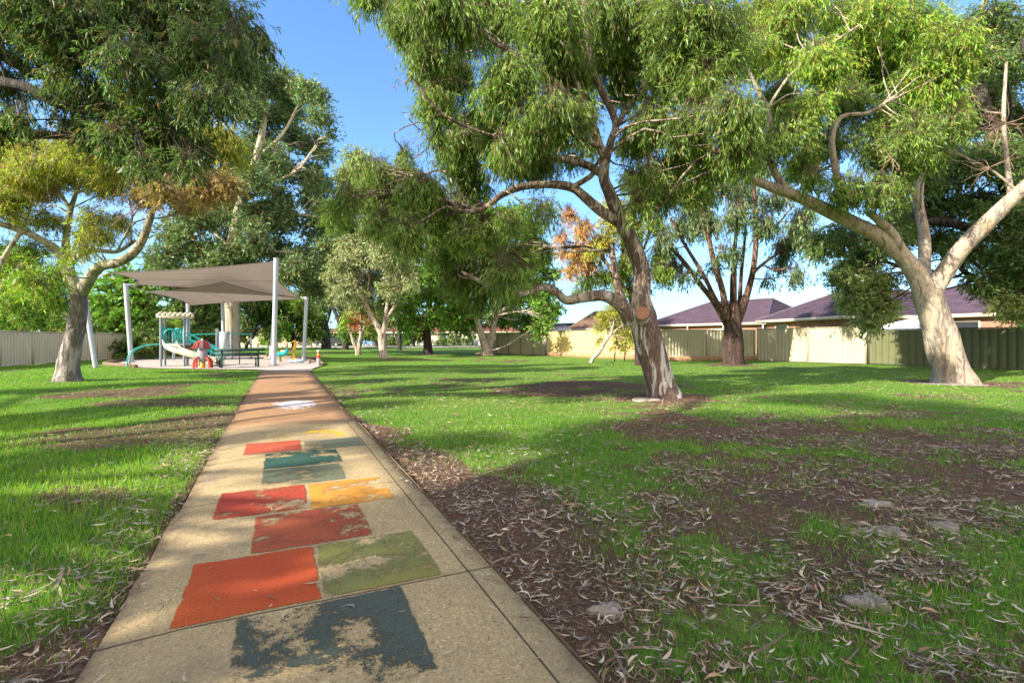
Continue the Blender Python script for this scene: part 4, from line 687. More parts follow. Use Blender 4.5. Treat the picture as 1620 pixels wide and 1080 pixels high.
# ---- gums standing behind and left of the photographer: their crowns shade the foreground
TEL = math.tan(SUN_EL)
def shade_tree(label, spots, trunk_xy, h_trunk=5):
    ws = []
    for (px, py, R, h) in spots:
        if px < 400: R *= 1.3
        g_ = G(px, py); off = h/TEL; ws.append((g_[0]-SD[0]*off, g_[1]-SD[1]*off, h, R))
    ident = lambda x, y, z=0: np.array([x, y, z], float)
    tx, ty = trunk_xy; cx = np.mean([q[0] for q in ws]); cy = np.mean([q[1] for q in ws])
    limbs = [[(tx, ty, -.1, .5), (tx+.1, ty, 1.5, .36), (tx+.2, ty+.1, 3.2, .3), ((tx+cx)/2, (ty+cy)/2, h_trunk, .25)]]
    for q in ws[::2]: limbs.append([((tx+cx)/2, (ty+cy)/2, h_trunk-.3, .16), ((tx+cx)/4+q[0]/2, (ty+cy)/4+q[1]/2, (h_trunk+q[2])/2+.3, .1), (q[0], q[1], q[2], .03)])
    lm = limbs
    t = tree('gum_tree', label, 12, (tx, ty, 0), lm, [(q[0], q[1], q[3], 'gum', q[2]) for q in ws], B_A, L=.15, W=.03, lai=1.5, depth=0, pal='gum', group='gums behind the photographer', world=ident, sub=7, droop=.6)
    return t
# spots are the shaded patches of ground: photo pixel, clump radius, clump height
shade_tree('spreading gum behind the photographer shading the soil at right', [(860, 860, .5, 7), (960, 800, .8, 8), (1080, 900, .7, 8), (1180, 1000, .6, 7.5), (1030, 1000, .45, 6.5), (1200, 800, 1.1, 9), (1350, 900, .9, 8.5), (1350, 760, 1.3, 9.5), (1500, 950, .8, 8), (1150, 720, 1.2, 9.5), (880, 760, .6, 8.5), (960, 930, .5, 7), (1420, 1040, .7, 7), (1280, 960, .7, 8), (740, 800, .3, 7.5), (800, 1010, .16, 6)], (-8.5, -9.5))
shade_tree('tall gum farther behind the photographer shading the right of the lawn', [(1550, 820, 1.2, 9), (1500, 720, 1.6, 10), (1590, 690, 1.6, 10), (1380, 690, 1.6, 10.5), (1250, 690, 1.6, 10.5), (1100, 680, 1.3, 10.5), (1600, 1000, .8, 8), (1560, 900, .9, 9), (980, 690, .7, 10), (1300, 632, 1.0, 11), (1150, 618, 1.1, 11), (1450, 642, 1.0, 11), (1560, 655, 1.0, 11)], (-11, -5.5))
shade_tree('gum left of the photographer throwing shade bands over lawn and path', [(60, 740, .35, 6), (150, 722, .3, 6.4), (240, 700, .3, 6.8), (60, 850, .2, 5.5), (190, 815, .18, 5.6), (30, 668, .45, 7), (130, 655, .45, 7.2), (240, 642, .5, 7.4), (345, 630, .5, 7.6), (400, 695, .3, 7), (470, 683, .3, 7), (545, 668, .3, 7.4),
   (80, 618, .7, 8), (260, 608, .7, 8), (500, 745, .2, 6.8), (600, 700, .35, 7.2), (640, 830, .2, 6.2), (330, 1000, .07, 5), (480, 905, .08, 5.4), (300, 1045, .06, 5), (560, 800, .1, 5.8), (380, 800, .09, 5.6), (470, 850, .05, 5.4), (820, 1000, .07, 5.2), (700, 1040, .06, 5), (700, 700, .6, 7.5), (600, 640, .6, 8), (450, 625, .6, 8.5), (590, 602, .9, 7), (700, 612, .8, 7), (780, 600, .9, 7), (900, 606, .9, 7.4)], (-15.5, -1.5), 4)

# ---------------------------------------------------------------- fences
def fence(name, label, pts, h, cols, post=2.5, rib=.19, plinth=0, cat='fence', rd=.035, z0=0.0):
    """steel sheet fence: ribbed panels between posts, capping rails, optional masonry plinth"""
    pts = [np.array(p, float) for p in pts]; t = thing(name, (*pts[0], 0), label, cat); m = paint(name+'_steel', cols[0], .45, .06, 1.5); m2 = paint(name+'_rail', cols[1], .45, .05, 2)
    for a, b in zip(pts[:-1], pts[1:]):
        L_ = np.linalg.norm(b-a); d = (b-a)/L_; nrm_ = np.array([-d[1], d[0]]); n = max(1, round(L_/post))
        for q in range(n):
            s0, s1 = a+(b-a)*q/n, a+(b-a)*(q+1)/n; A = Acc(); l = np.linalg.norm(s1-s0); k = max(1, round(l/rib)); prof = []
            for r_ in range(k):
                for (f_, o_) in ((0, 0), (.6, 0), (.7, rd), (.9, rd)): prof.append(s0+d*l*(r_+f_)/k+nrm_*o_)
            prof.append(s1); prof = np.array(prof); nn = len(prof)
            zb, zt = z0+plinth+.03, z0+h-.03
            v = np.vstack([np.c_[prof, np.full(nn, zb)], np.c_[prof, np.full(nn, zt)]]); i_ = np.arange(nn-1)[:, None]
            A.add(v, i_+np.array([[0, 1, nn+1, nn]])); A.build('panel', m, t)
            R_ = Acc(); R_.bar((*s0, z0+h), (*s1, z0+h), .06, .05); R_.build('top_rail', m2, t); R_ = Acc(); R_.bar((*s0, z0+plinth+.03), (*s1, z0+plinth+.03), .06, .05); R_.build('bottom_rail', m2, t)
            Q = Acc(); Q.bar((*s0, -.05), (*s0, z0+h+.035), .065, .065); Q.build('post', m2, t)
        if plinth:
            Q = Acc(); Q.bar((*(a-nrm_*.12), plinth/2-.02), (*(b-nrm_*.12), plinth/2-.02), .22, plinth+.08); Q.build('plinth', PLINTH, t)
    Q = Acc(); Q.bar((*pts[-1], -.05), (*pts[-1], z0+h+.035), .065, .065); Q.build('post', m2, t)
    return t
_t = NT('limestone'); _n = _t.noise(6, 6, .7); _t.bump(_n, .02); PLINTH = _t.done(_t.ramp(_n, [(.3, (.22, .12, .06)), (.6, (.42, .27, .15)), (.8, (.30, .16, .09))]), .9)
fence('steel_fence', 'pale cream steel fence along the left boundary', [(-22.3, 14), (-23.9, 23.6), (-25.0, 28), (-25.6, 36)], 1.66, [(.60, .53, .41), (.50, .44, .34)], post=2.35, rib=.2, rd=.02)
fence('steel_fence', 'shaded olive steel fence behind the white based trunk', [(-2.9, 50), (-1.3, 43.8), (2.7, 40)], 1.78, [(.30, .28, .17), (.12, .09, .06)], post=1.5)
fence('steel_fence', 'warm yellow steel fence on a low limestone plinth', [(2.85, 38.9), (8.5, 31.1)], 1.86, [(.62, .46, .19), (.52, .44, .26)], post=2.4, plinth=.32, rd=.02)
fence('steel_fence', 'beige ribbed steel fence with brown base behind the many stemmed tree', [(8.75, 30), (14.6, 30.4)], 1.84, [(.42, .39, .27), (.36, .35, .26)], post=2.4, plinth=.24)
fence('steel_fence', 'beige ribbed steel fence meeting the dark green one', [(14.7, 30.3), (18.35, 26.2)], 1.92, [(.45, .39, .27), (.36, .32, .24)], post=2.4)
fence('steel_fence', 'dark green steel fence behind the big cream gum', [(18.42, 26.1), (21.2, 20.8), (26, 14.6)], 1.78, [(.115, .12, .055), (.07, .08, .045)], post=3.2, rib=.3, rd=.05)

# ---------------------------------------------------------------- houses
def brickm():
    t = NT('brick_wall'); b = t.n.new('ShaderNodeTexBrick'); b.inputs['Scale'].default_value = 4.2; b.inputs['Color1'].default_value = (.36, .17, .10, 1); b.inputs['Color2'].default_value = (.26, .12, .075, 1); b.inputs['Mortar'].default_value = (.42, .36, .30, 1); b.inputs['Mortar Size'].default_value = .012
    mp_ = t.n.new('ShaderNodeMapping'); mp_.inputs['Rotation'].default_value = (math.pi/2, 0, .9); t.l(t.tc.outputs['Object'], mp_.inputs[0]); t.l(mp_.outputs[0], b.inputs[0]); return t.done(b.outputs[0], .85)
BRICK = brickm()
def tilem(name, a, b):
    t = NT(name); n = t.noise(1.2, 5, .7); n2 = t.noise(12, 3, .8); c = t.ramp(n2, [(.3, a), (.7, b)]); c = t.mix(t.ramp(n, [(.5, 0.0), (.7, .5)]), c, tuple(k*1.5 for k in b)); return t.done(c, .55)
TILE_P = tilem('roof_tile_plum', (.05, .036, .052), (.115, .075, .10)); TILE_R = tilem('roof_tile_red', (.14, .055, .045), (.24, .10, .075)); TILE_B = tilem('roof_tile_brown', (.14, .09, .07), (.24, .16, .12))
CREAM = paint('cream_paint', (.62, .55, .42), .6, .05); WHITE = paint('white_paint', (.75, .75, .72), .5, .04); GLASS = paint('dark_window', (.03, .035, .04), .15, .1)
def slope(acc, e0, e1, r0, r1, rows=14, lift=.07):
    e0, e1, r0, r1 = [np.array(q, float) for q in (e0, e1, r0, r1)]; n = nrm(np.cross(e1-e0, (r0+r1)/2-e0)); n = n if n[2] > 0 else -n; cols_ = 20
    for k in range(rows):
        t0, t1 = k/rows, (k+1)/rows; a0, a1 = e0+(r0-e0)*t0, e1+(r1-e1)*t0; b0, b1 = e0+(r0-e0)*t1, e1+(r1-e1)*t1
        s_ = np.linspace(0, 1, cols_*2+1)[:, None]; wv = (np.abs(np.arange(cols_*2+1) % 2)*.03)[:, None]
        lo = a0+(a1-a0)*s_+n*(lift+wv); hi = b0+(b1-b0)*s_+n*(.004+wv*.6); fr = a0+(a1-a0)*s_+n*0
        m = len(s_); i_ = np.arange(m-1)[:, None]; acc.add(np.vstack([lo, hi]), i_+np.array([[0, 1, m+1, m]])); acc.add(np.vstack([fr, lo]), i_+np.array([[0, 1, m+1, m]]))
def house(label, q, ev, ridge, rh, tile, windows=(), wallm=None, fascia=None, over=.5, rows=14, name='brick_house', posts=()):
    """q: four wall corners (first edge faces the park), ridge: two plan points"""
    q = [np.array(k, float) for k in q]; c = sum(q)/4; t = thing(name, (*q[0], 0), label, 'house'); W_ = Acc()
    for a, b in zip(q, q[1:]+q[:1]):
        W_.add([(*a, -.2), (*b, -.2), (*b, ev-.05), (*a, ev-.05)], [[0, 1, 2, 3]])
    W_.add([(*k, ev-.05) for k in q], [[0, 1, 2, 3]]); W_.build('wall', wallm or BRICK, t)
    e = [k+(k-c)/np.linalg.norm(k-c)*over*1.4 for k in q]; E_ = [np.array([*k, ev]) for k in e]; R_ = [np.array([*k, rh]) for k in ridge]
    r = Acc(); r0, r1 = R_
    slope(r, E_[0], E_[1], r0, r0 if ridge[2:] else r1, rows) if False else None
    # edge 0-1 faces the park; the ridge runs along it when long, else into the plot
    if np.linalg.norm(q[1]-q[0]) >= np.linalg.norm(q[2]-q[1]): faces = [(0, 1, r0, r1), (1, 2, r1, r1), (2, 3, r1, r0), (3, 0, r0, r0)]
    else: faces = [(0, 1, r0, r0), (1, 2, r0, r1), (2, 3, r1, r1), (3, 0, r1, r0)]
    for (a, b, x0, x1) in faces: slope(r, E_[a], E_[b], x0, x1, rows)
    rf = r.build('roof', tile, t); cp = Acc()
    for (a, b, x0, x1) in faces: cp.tube([E_[a]+[0, 0, .06], x0+[0, 0, .06]], .075, n=6, res=1)
    cp.tube([r0+[0, 0, .07], r1+[0, 0, .07]], .09, n=6, res=1); cp.build('ridge_cap', tile, rf)
    g_ = Acc()
    for a, b in zip(E_, E_[1:]+E_[:1]): g_.bar(a-[0, 0, .08], b-[0, 0, .08], .12, .2)
    g_.add([tuple(k-[0, 0, .10]) for k in E_], [[0, 1, 2, 3]])
    g_.build('gutter', fascia or CREAM, t)
    d = nrm(q[1]-q[0]); nn = np.array([d[1], -d[0]]); nn = nn if nn@(q[0]-c) > 0 else -nn
    for (s0, s1, z0, z1) in windows:
        a = q[0]+d*s0; b = q[0]+d*s1; f_ = Acc(); w_ = Acc()
        for (x, y) in (((*a, z0), (*b, z0)), ((*a, z1), (*b, z1)), ((*a, z0), (*a, z1)), ((*b, z0), (*b, z1))): f_.bar(np.array(x)+[*nn*.03, 0], np.array(y)+[*nn*.03, 0], .07, .09)
        o_ = f_.build('window', CREAM, t); w_.add([(*(a+nn*.02), z0), (*(b+nn*.02), z0), (*(b+nn*.02), z1), (*(a+nn*.02), z1)], [[0, 1, 2, 3]]); w_.build('pane', GLASS, o_)
    for s0 in posts:
        p_ = Acc(); a = q[0]+d*s0+nn*(over*.8); p_.bar((*a, 0), (*a, ev-.1), .09, .09); p_.build('veranda_post', WHITE, t)
    return t
house('brick house wing with a pointed plum tiled hip roof behind the beige fence', [(19.9, 39.6), (21.0, 31.0), (31, 32.5), (30, 41)], 2.72, [(24.0, 36.6), (29, 37)], 4.75, TILE_P, [(1.2, 2.6, 1.0, 2.3)], posts=(0.2,))
house('long brick house with a plum and red tiled roof behind the many stemmed tree', [(14.4, 53), (21.6, 43.5), (30, 49.5), (23, 59)], 2.72, [(21.0, 53.6), (25, 48.5)], 5.1, TILE_P, [(2.5, 4.2, .8, 2.2), (7, 8.4, .8, 2.2)], posts=(1, 4.8, 8.5))
house('brick house with a plum tiled roof behind the dark green fence', [(24.6, 36.2), (28.3, 25.6), (37, 29), (34, 40)], 2.75, [(31, 35.2), (33.5, 29.2)], 4.9, TILE_P, [(5.6, 7.4, .9, 2.35), (2.0, 3.4, 1.0, 2.3)], posts=(4.4,))
house('small brown roofed house end with a cream gable behind the yellow fence', [(6.4, 52), (10.5, 48), (13.5, 51.5), (9.4, 55.5)], 2.3, [(8.6, 52.8), (11.3, 50.2)], 4.05, TILE_B, wallm=CREAM)
house('low blue grey roofed house left of the yellow fence', [(3.6, 56), (7.2, 54), (9, 60), (5.4, 62)], 2.0, [(5.4, 60), (7.2, 58)], 3.0, tilem('roof_slate', (.06, .07, .09), (.11, .12, .15)), wallm=CREAM, fascia=WHITE)
house('red roofed pale house beyond the road seen beside the forked trunk', [(-24.5, 99), (-14, 99), (-14, 107), (-24.5, 107)], 2.6, [(-21.5, 103), (-17, 103)], 4.3, TILE_R, [(1.5, 3.5, .8, 2.2), (6, 8, .8, 2.2)], wallm=paint('dull_render', (.42, .40, .37), .8, .1))
house('cream house with arched looking front beyond the road', [(-12.5, 101), (1, 98), (2.5, 106), (-11, 109)], 2.7, [(-8, 105), (-2, 103.5)], 4.4, TILE_R, [(1, 2.4, .3, 2.0), (4, 5.6, .6, 2.1), (7, 8.4, .3, 2.1), (10, 12, .6, 2.1)], wallm=CREAM)
house('long cream house beyond the road behind the bench', [(-56, 96), (-41, 97), (-41, 106), (-56, 105)], 2.3, [(-52, 101), (-45, 101.5)], 3.5, TILE_B, [(3, 5, .6, 1.8), (9, 12, .6, 1.8)], wallm=paint('peach_wall', (.70, .52, .36), .7))
house('grey garage house beyond the road behind the black trunks', [(-38, 95), (-25.5, 96), (-25.5, 104), (-38, 103)], 2.5, [(-34, 99.5), (-30, 99.8)], 3.4, TILE_B, [(2, 4.5, .4, 1.7)], wallm=paint('grey_render', (.48, .47, .47), .7))
house('brown roofed house behind the left boundary shrubs', [(-41, 44), (-35, 40), (-32, 45), (-38, 50)], 2.9, [(-38, 46), (-35.3, 43.6)], 4.6, TILE_B)
house('weathered roofed house over the hedge left of the slide', [(-44, 60), (-38, 60), (-38, 66), (-44, 66)], 2.7, [(-42, 63), (-40, 63)], 4.6, TILE_B)

# garden shed
t = thing('garden_shed', (20.6, 28.6, 0), 'pale blue steel garden shed roof showing over the dark green fence', 'shed')
a, b, c_, d_ = (19.9, 27.3), (22.0, 25.6), (23.8, 27.6), (21.7, 29.3); S_ = Acc()
for p, q in zip((a, b, c_, d_), (b, c_, d_, a)):
    for k in range(10):
        s0 = np.array(p)+(np.array(q)-p)*k/10; s1 = np.array(p)+(np.array(q)-p)*(k+.7)/10; n_ = nrm(np.array([q[1]-p[1], -(q[0]-p[0])]))*.02
        S_.add([(*s0, 0), (*s1, 0), (*s1, 2.02), (*s0, 2.02)], [[0, 1, 2, 3]]); s2 = np.array(p)+(np.array(q)-p)*(k+1)/10
        S_.add([(*(s1+n_), 0), (*(s2+n_), 0), (*(s2+n_), 2.02), (*(s1+n_), 2.02)], [[0, 1, 2, 3]])
SHED = paint('shed_blue', (.42, .52, .60), .4, .05); S_.build('wall', SHED, t); R_ = Acc(); m1, m2 = (np.array(a)+b)/2, (np.array(c_)+d_)/2
R_.add([(*a, 2.03), (*b, 2.03), (*m1, 2.38), (*m2, 2.38), (*c_, 2.03), (*d_, 2.03)], [[0, 2, 3, 5], [2, 1, 4, 3]]); R_.add([(*a, 2.03), (*b, 2.03), (*m1, 2.38)], [[0, 1, 2]]); R_.add([(*c_, 2.03), (*d_, 2.03), (*m2, 2.38)], [[0, 1, 2]])
R_.build('roof', paint('shed_roof', (.62, .66, .70), .35, .05), t)

# road beyond the park
A = Acc(); A.add([(-120, 80, .1), (40, 80, .1), (40, 86.5, .1), (-120, 86.5, .1)], [[0, 1, 2, 3]])
tag(A.build('road', paint('asphalt', (.16, .155, .16), .9, .15, 2)), 'grey street crossing behind the park', 'road', kind='structure')
A = Acc(); A.box((-40, 79.85, .03), (160, .3, .26)); A.box((-40, 86.65, .03), (160, .3, .26)); A.box((-40, 76.5, .02), (160, 1.5, .16))
tag(A.build('kerb', paint('kerb_concrete', (.34, .32, .29), .9, .1)), 'pale concrete kerbs and footpath of the street', 'kerb', kind='structure')

# parked cars
def car(label, x, y, rz, col, name='parked_car'):
    t = thing(name, (x, y, .1), label, 'car'); ca, sa = math.cos(rz), math.sin(rz)
    def W(px, py, pz): return (x+px*ca-py*sa, y+px*sa+py*ca, .1+pz)
    side = [(-2.15, .35), (-2.2, .62), (-2.1, .82), (-1.55, .9), (-.95, 1.38), (.45, 1.42), (1.15, .95), (1.95, .84), (2.2, .62), (2.2, .35), (1.7, .28), (-1.7, .28)]
    b = Acc(); n = len(side); v = []
    for s_, ins in ((-1, 1), (1, 1)):
        for (px, pz) in side: v.append(W(px, s_*(.86-(.16 if pz > 1 else 0)), pz))
    b.add(v, [list(range(n))]); b.add(v, [list(range(n, 2*n))[::-1]]); i_ = np.arange(n)[:, None]; 
    b.add(v, np.hstack([i_, i_+n, (i_+1) % n+n, (i_+1) % n])); bo = b.build('body', paint('car_paint', col, .25, .03), t)
    for s_ in (-1, 1):
        for (x0, x1, x2, x3) in ((-1.4, -.9, -.3, -.3), (-.22, -.22, .42, 1.0)):
            w_ = Acc(); w_.add([W(x0, s_*.868, .93), W(x3, s_*.868, .93), W(x2, s_*.712, 1.34), W(x1, s_*.712, 1.34)], [[0, 1, 2, 3]]); w_.build('side_window', GLASS, t)
        for px in (-1.35, 1.35):
            w_ = Acc(); w_.tube([W(px, s_*.66, .31), W(px, s_*.9, .31)], .32, n=18, res=1); wh = w_.build('wheel', RUBBER, t)
            r_ = Acc(); r_.tube([W(px, s_*.9, .31), W(px, s_*.915, .31)], .19, n=14, res=1); r_.build('rim', STEEL, wh)
        l_ = Acc(); c0 = W(2.14, s_*.6, .66); l_.box(c0, (.1, .34, .14), rz); l_.build('headlight', WHITE, t)
        l_ = Acc(); c0 = W(-2.12, s_*.62, .7); l_.box(c0, (.1, .26, .18), rz); l_.build('tail_light', paint('red_lamp', (.4, .02, .02), .3), t)
    w_ = Acc(); w_.add([W(1.12, -.68, .985), W(1.12, .68, .985), W(.5, .62, 1.4), W(.5, -.62, 1.4)], [[0, 1, 2, 3]]); w_.build('windscreen', GLASS, t)
    w_ = Acc(); w_.add([W(-1.52, -.68, .945), W(-1.52, .68, .945), W(-1.0, .62, 1.365), W(-1.0, -.62, 1.365)], [[0, 1, 2, 3]]); w_.build('rear_window', GLASS, t)
RUBBER = paint('rubber', (.03, .03, .03), .8); STEEL = paint('galvanised', (.62, .64, .67), .32, .06, 5, metal=.7); 
car('light blue car parked on the street between the trunks', -24.2, 84.5, .05, (.20, .33, .62)); car('black car parked on the street behind the black trunks', -30.5, 84.8, 3.1, (.04, .04, .045))

# roadside rail and meter boxes
t = thing('park_rail', (-9.5, 74, 0), 'low dark post and rail barrier before the cream house', 'railing'); DK = paint('dark_steel', (.06, .065, .07), .5, .1)
A = Acc(); A.bar((-12, 74, .75), (2.5, 66, .75), .05); A.bar((-12, 74, .42), (2.5, 66, .42), .04); A.build('rail', DK, t)
for k in range(8): A = Acc(); f_ = k/7; A.bar((-12+14.5*f_, 74-8*f_, -.05), (-12+14.5*f_, 74-8*f_, .85), .06, .06); A.build('post', DK, t)
for k, (x, y, lb) in enumerate([(-6.2, 88, 'white meter box left of its twin beyond the dark rail'), (1.2-3.0, 88, 'white meter box with a grey face right of its twin')]):
    t = thing('meter_box', (x, y, 0), lb, 'utility box', 'meter boxes beyond the dark rail'); A = Acc(); A.box((x, y, .55), (.85, .5, 1.2)); A.box((x, y, 1.18), (.95, .6, .08)); A.build('cabinet', WHITE, t)
    A = Acc(); A.box((x, y-.26, .6), (.6, .03, .8)); A.build('door', paint('grey_face', (.3, .33, .38), .5), t)
PINE = paint('pine_log', (.17, .12, .075), .85, .2, 6)
for k, px in enumerate((361, 387.5, 408, 424, 439, 454.5, 493, 509, 523)):
    A = Acc(); g_ = G(px, 549.8); A.lathe((g_[0], g_[1], 0), [(.11, -.1), (.11, .68), (.07, .74), (0, .75)], 8); o = A.build('bollard', PINE)
    tag(o, 'squat pine log bollard in the row along the street edge', 'bollard', 'pine bollards along the street')

# ---------------------------------------------------------------- playground
t_ = NT('playground_sand'); n_ = t_.noise(2.5, 6, .65); n2_ = t_.noise(45, 3, .7); cc_ = t_.mix(t_.ramp(n_, [(.45, 0.0), (.7, .5)]), t_.ramp(n2_, [(.3, (.40, .34, .30)), (.7, (.58, .51, .46))]), (.34, .29, .26)); t_.bump(t_.math('ADD', n_, t_.math('MULTIPLY', n2_, .4)), .06); SANDM = t_.done(cc_, .95)
A = Acc(); A.add([(*p, .012) for p in SAND], [list(range(len(SAND)))]); tag(A.build('play_sand', SANDM), 'pinkish grey sand of the playground pit', 'sand', kind='structure')
t = thing('pit_edging', (*SAND[0], 0), 'weathered timber sleepers edging the sand pit', 'edging')
for k in (0, 11, 10, 6, 7, 8):
    a, b = SAND[k], SAND[(k+1) % 12]; A = Acc(); A.bar((*a, .05), (*b, .05), .16, .18); A.build('sleeper', PINE, t)
# concrete apron between path and sand
A = Acc(); A.add([(*G(428, 585.8), .016), (*G(497, 584.6), .016), (*G(489, 588.6), .03), (*G(424, 588.6), .03)], [[0, 1, 2, 3]]); tag(A.build('path_apron', paint('apron_concrete', (.30, .26, .23), .9, .15, 4)), 'grey apron joining the footpath to the sand', 'path', kind='structure')

GALV = paint('galvanised_pole', (.44, .47, .53), .38, .08, 4, metal=.35)
def pole(lb, base, Zb, top, Zt, r):
    a = P(base[0], base[1], Zb); a[2] = 0; b = P(top[0], top[1], Zt); t = thing('sail_pole', a, lb, 'pole', 'poles of the shade sails'); A = Acc(); A.tube([a-[0, 0, .1], b], r, n=14, res=1); A.build('post', GALV, t)
    A = Acc(); A.tube([b, b+nrm(b-a)*.05], r*1.12, n=14, res=1); A.build('cap', GALV, t); A = Acc(); A.tube([a+[0, 0, -.02], a+[0, 0, .035]], r*2.0, n=12, res=1); A.build('base_plate', DK, t); return b
pA = pole('leftmost steel sail pole leaning left on the grass', (152, 582), 22.6, (131, 447), 22.6, .10)
pB = pole('steel sail pole leaning left at the edge of the sand', (208, 573), 28.1, (199, 450), 28.1, .12)
pC = pole('upright steel sail pole behind the play tower', (299, 570), 34, (297, 481), 34, .11)
pD = pole('steel sail pole standing behind the green bench', (355, 566), 32, (351, 446), 32, .11)
pE = pole('tallest steel sail pole at the end of the path', (433, 578), 24.8, (437, 410), 24.8, .115)
pF = pole('steel sail pole tucked close behind the tallest one', (428, 568), 32.5, (436, 470), 32.5, .11)
pG = pole('rightmost steel sail pole at the corner of the sand', (480, 571), 29.7, (485, 471), 29.7, .105)
t_ = NT('shade_cloth'); w1 = t_.noise(1.2, 3); w2 = t_.noise(180, 2); cc_ = t_.ramp(t_.math('ADD', t_.math('MULTIPLY', w1, .6), t_.math('MULTIPLY', w2, .4)), [(.35, (.20, .175, .16)), (.65, (.27, .24, .22))])
tr_ = t_.n.new('ShaderNodeBsdfTranslucent'); tr_.inputs[0].default_value = (.35, .28, .22, 1); ms_ = t_.n.new('ShaderNodeMixShader'); ms_.inputs[0].default_value = .3; SAIL = t_.done(cc_, .8); t_.l(t_.b.outputs[0], ms_.inputs[1]); t_.l(tr_.outputs[0], ms_.inputs[2]); t_.l(ms_.outputs[0], t_.o.inputs[0])
def sail(lb, cs, poles, sag=.10):
    t = thing('shade_sail', cs[0], lb, 'shade sail', 'grey brown shade sails over the playground'); N = 18; s_ = np.linspace(0, 1, N+1); U, V = np.meshgrid(s_, s_, indexing='ij')
    a, b, c, d = [np.array(k) for k in cs]; ctr = (a+b+c+d)/4; X = (a*((1-U)*(1-V))[..., None]+b*(U*(1-V))[..., None]+c*(U*V)[..., None]+d*((1-U)*V)[..., None])
    eu = 4*U*(1-U); ev = 4*V*(1-V); k = sag*(eu*(1-ev)+ev*(1-eu))*1.0; X = X+(ctr-X)*k[..., None]; i_ = np.arange(N)[:, None]*(N+1); j_ = np.arange(N)[None]
    A = Acc(); A.add(X.reshape(-1, 3), np.stack([i_+j_, i_+N+1+j_, i_+N+2+j_, i_+j_+1], -1).reshape(-1, 4)); cl = A.build('cloth', SAIL, t, smooth=True)
    H = Acc(); ed = [X[:, 0], X[-1, :], X[::-1, -1], X[0, ::-1]]
    for e_ in ed: H.tube(e_, .022, n=5, res=1, cap=False)
    H.tube(X[:, N//2], .012, n=4, res=1, cap=False); H.build('hem', DK if False else SAIL, cl)
    for c0, pp in zip(cs, poles):
        if pp is not None and np.linalg.norm(np.array(c0)-pp) > .05: A = Acc(); A.tube([c0, pp], .018, n=5, res=1); A.build('cable', GALV, t)
sail('upper shade sail stretched to the tallest pole', [P(172, 431, 22.8), P(435, 414, 24.8), P(474, 470, 29.9), P(214, 450, 27.6)], [pA, pE, pG, pB], .13)
sail('lower shade sail dipping behind the upper one', [P(234, 462, 28.6), P(302, 483, 33.6), P(478, 473, 30.6), P(352, 446, 25)], [pB, pC, pG, None], .12)

TEAL = paint('teal_paint', (.03, .42, .42), .35, .08, 6); CRM = paint('cream_plastic', (.66, .60, .44), .4, .05); REDP = paint('red_plastic', (.55, .07, .05), .4, .08); YELP = paint('yellow_plastic', (.75, .45, .04), .4, .06)
GREYP = paint('grey_panel', (.26, .25, .29), .5, .08); DGREEN = paint('dark_green_paint', (.02, .055, .045), .5, .15); PSTEEL = paint('play_post_grey', (.22, .25, .30), .45, .1)
PL = np.array([-16.25, 23.4])
def L(u, v, z): q = PL+RP*u+DP*v; return np.array([q[0], q[1], z])
t = thing('play_tower', L(0, 0, 0), 'teal and cream play tower with a curved slide and slatted white roof', 'play equipment')
D_ = .92
for (u, v) in ((0, 0), (D_, 0), (0, D_), (D_, D_)): A = Acc(); A.tube([L(u, v, -.05), L(u, v, 2.30+(.12 if u and v else 0))], .055, n=10, res=1); A.build('post', PSTEEL, t)
A = Acc(); q = [L(-.03, -.03, 1.0), L(D_+.03, -.03, 1.0), L(D_+.03, D_+.03, 1.0), L(-.03, D_+.03, 1.0)]; A.add(q+[k+[0, 0, .08] for k in q], [[0, 1, 2, 3], [4, 5, 6, 7], [0, 1, 5, 4], [1, 2, 6, 5], [2, 3, 7, 6], [3, 0, 4, 7]]); A.build('deck', CRM, t)
A = Acc(); A.bar(L(-.15, -.12, 2.33), L(D_+.2, -.12, 2.33), .07, .09); A.bar(L(-.15, D_+.12, 2.33), L(D_+.2, D_+.12, 2.33), .07, .09); rf = A.build('roof', CRM, t)
for k in range(7):
    A = Acc(); u = -.1+k*.2; pts = [L(u+.07*math.sin(s_*3), -.25+s_*1.5*D_, 2.38+.16*math.sin(s_*math.pi)) for s_ in np.linspace(0, 1, 7)]
    for a, b in zip(pts[:-1], pts[1:]): A.bar(a, b, .11, .03, up=nrm(np.array([RP[0]*.45, RP[1]*.45, 1])))
    A.build('roof_slat', CRM, rf)
# barriers
def barrier(p0, p1, z0, z1, n, arch=False):
    b = Acc(); p0, p1 = np.array(p0), np.array(p1); b.bar((*p0, z1), (*p1, z1), .045); b.bar((*p0, z0), (*p1, z0), .045)
    for k in range(n+1): q = p0+(p1-p0)*k/n; b.bar((*q, z0), (*q, z1), .028)
    if arch:
        th = np.linspace(0, math.pi, 9); m = (p0+p1)/2; hw = (p1-p0)*.28; b.tube([(*(m+hw*math.cos(q)), z0+.45+.28*math.sin(q)) for q in th], .03, n=6, res=1)
        b.tube([(*(p0+(p1-p0)*s_), z1+.1*math.sin(s_*math.pi)) for s_ in np.linspace(0, 1, 9)], .028, n=6, res=1)
    b.build('barrier', TEAL, t)
barrier(L(.06, D_, 0)[:2], L(D_-.06, D_, 0)[:2], 1.12, 1.78, 8); barrier(L(0, .06, 0)[:2], L(0, D_-.06, 0)[:2], 1.12, 1.78, 6, True); barrier(L(D_*.62, 0, 0)[:2], L(D_-.05, 0, 0)[:2], 1.12, 1.78, 3); barrier(L(.05, 0, 0)[:2], L(D_*.16, 0, 0)[:2], 1.12, 1.78, 1)
A = Acc(); th = np.linspace(0, math.pi, 9); A.tube([L(D_*.38-D_*.24*math.cos(q), -.02, 1.5+.25*math.sin(q)) for q in th], .03, n=6, res=1); A.build('slide_hood', TEAL, t)
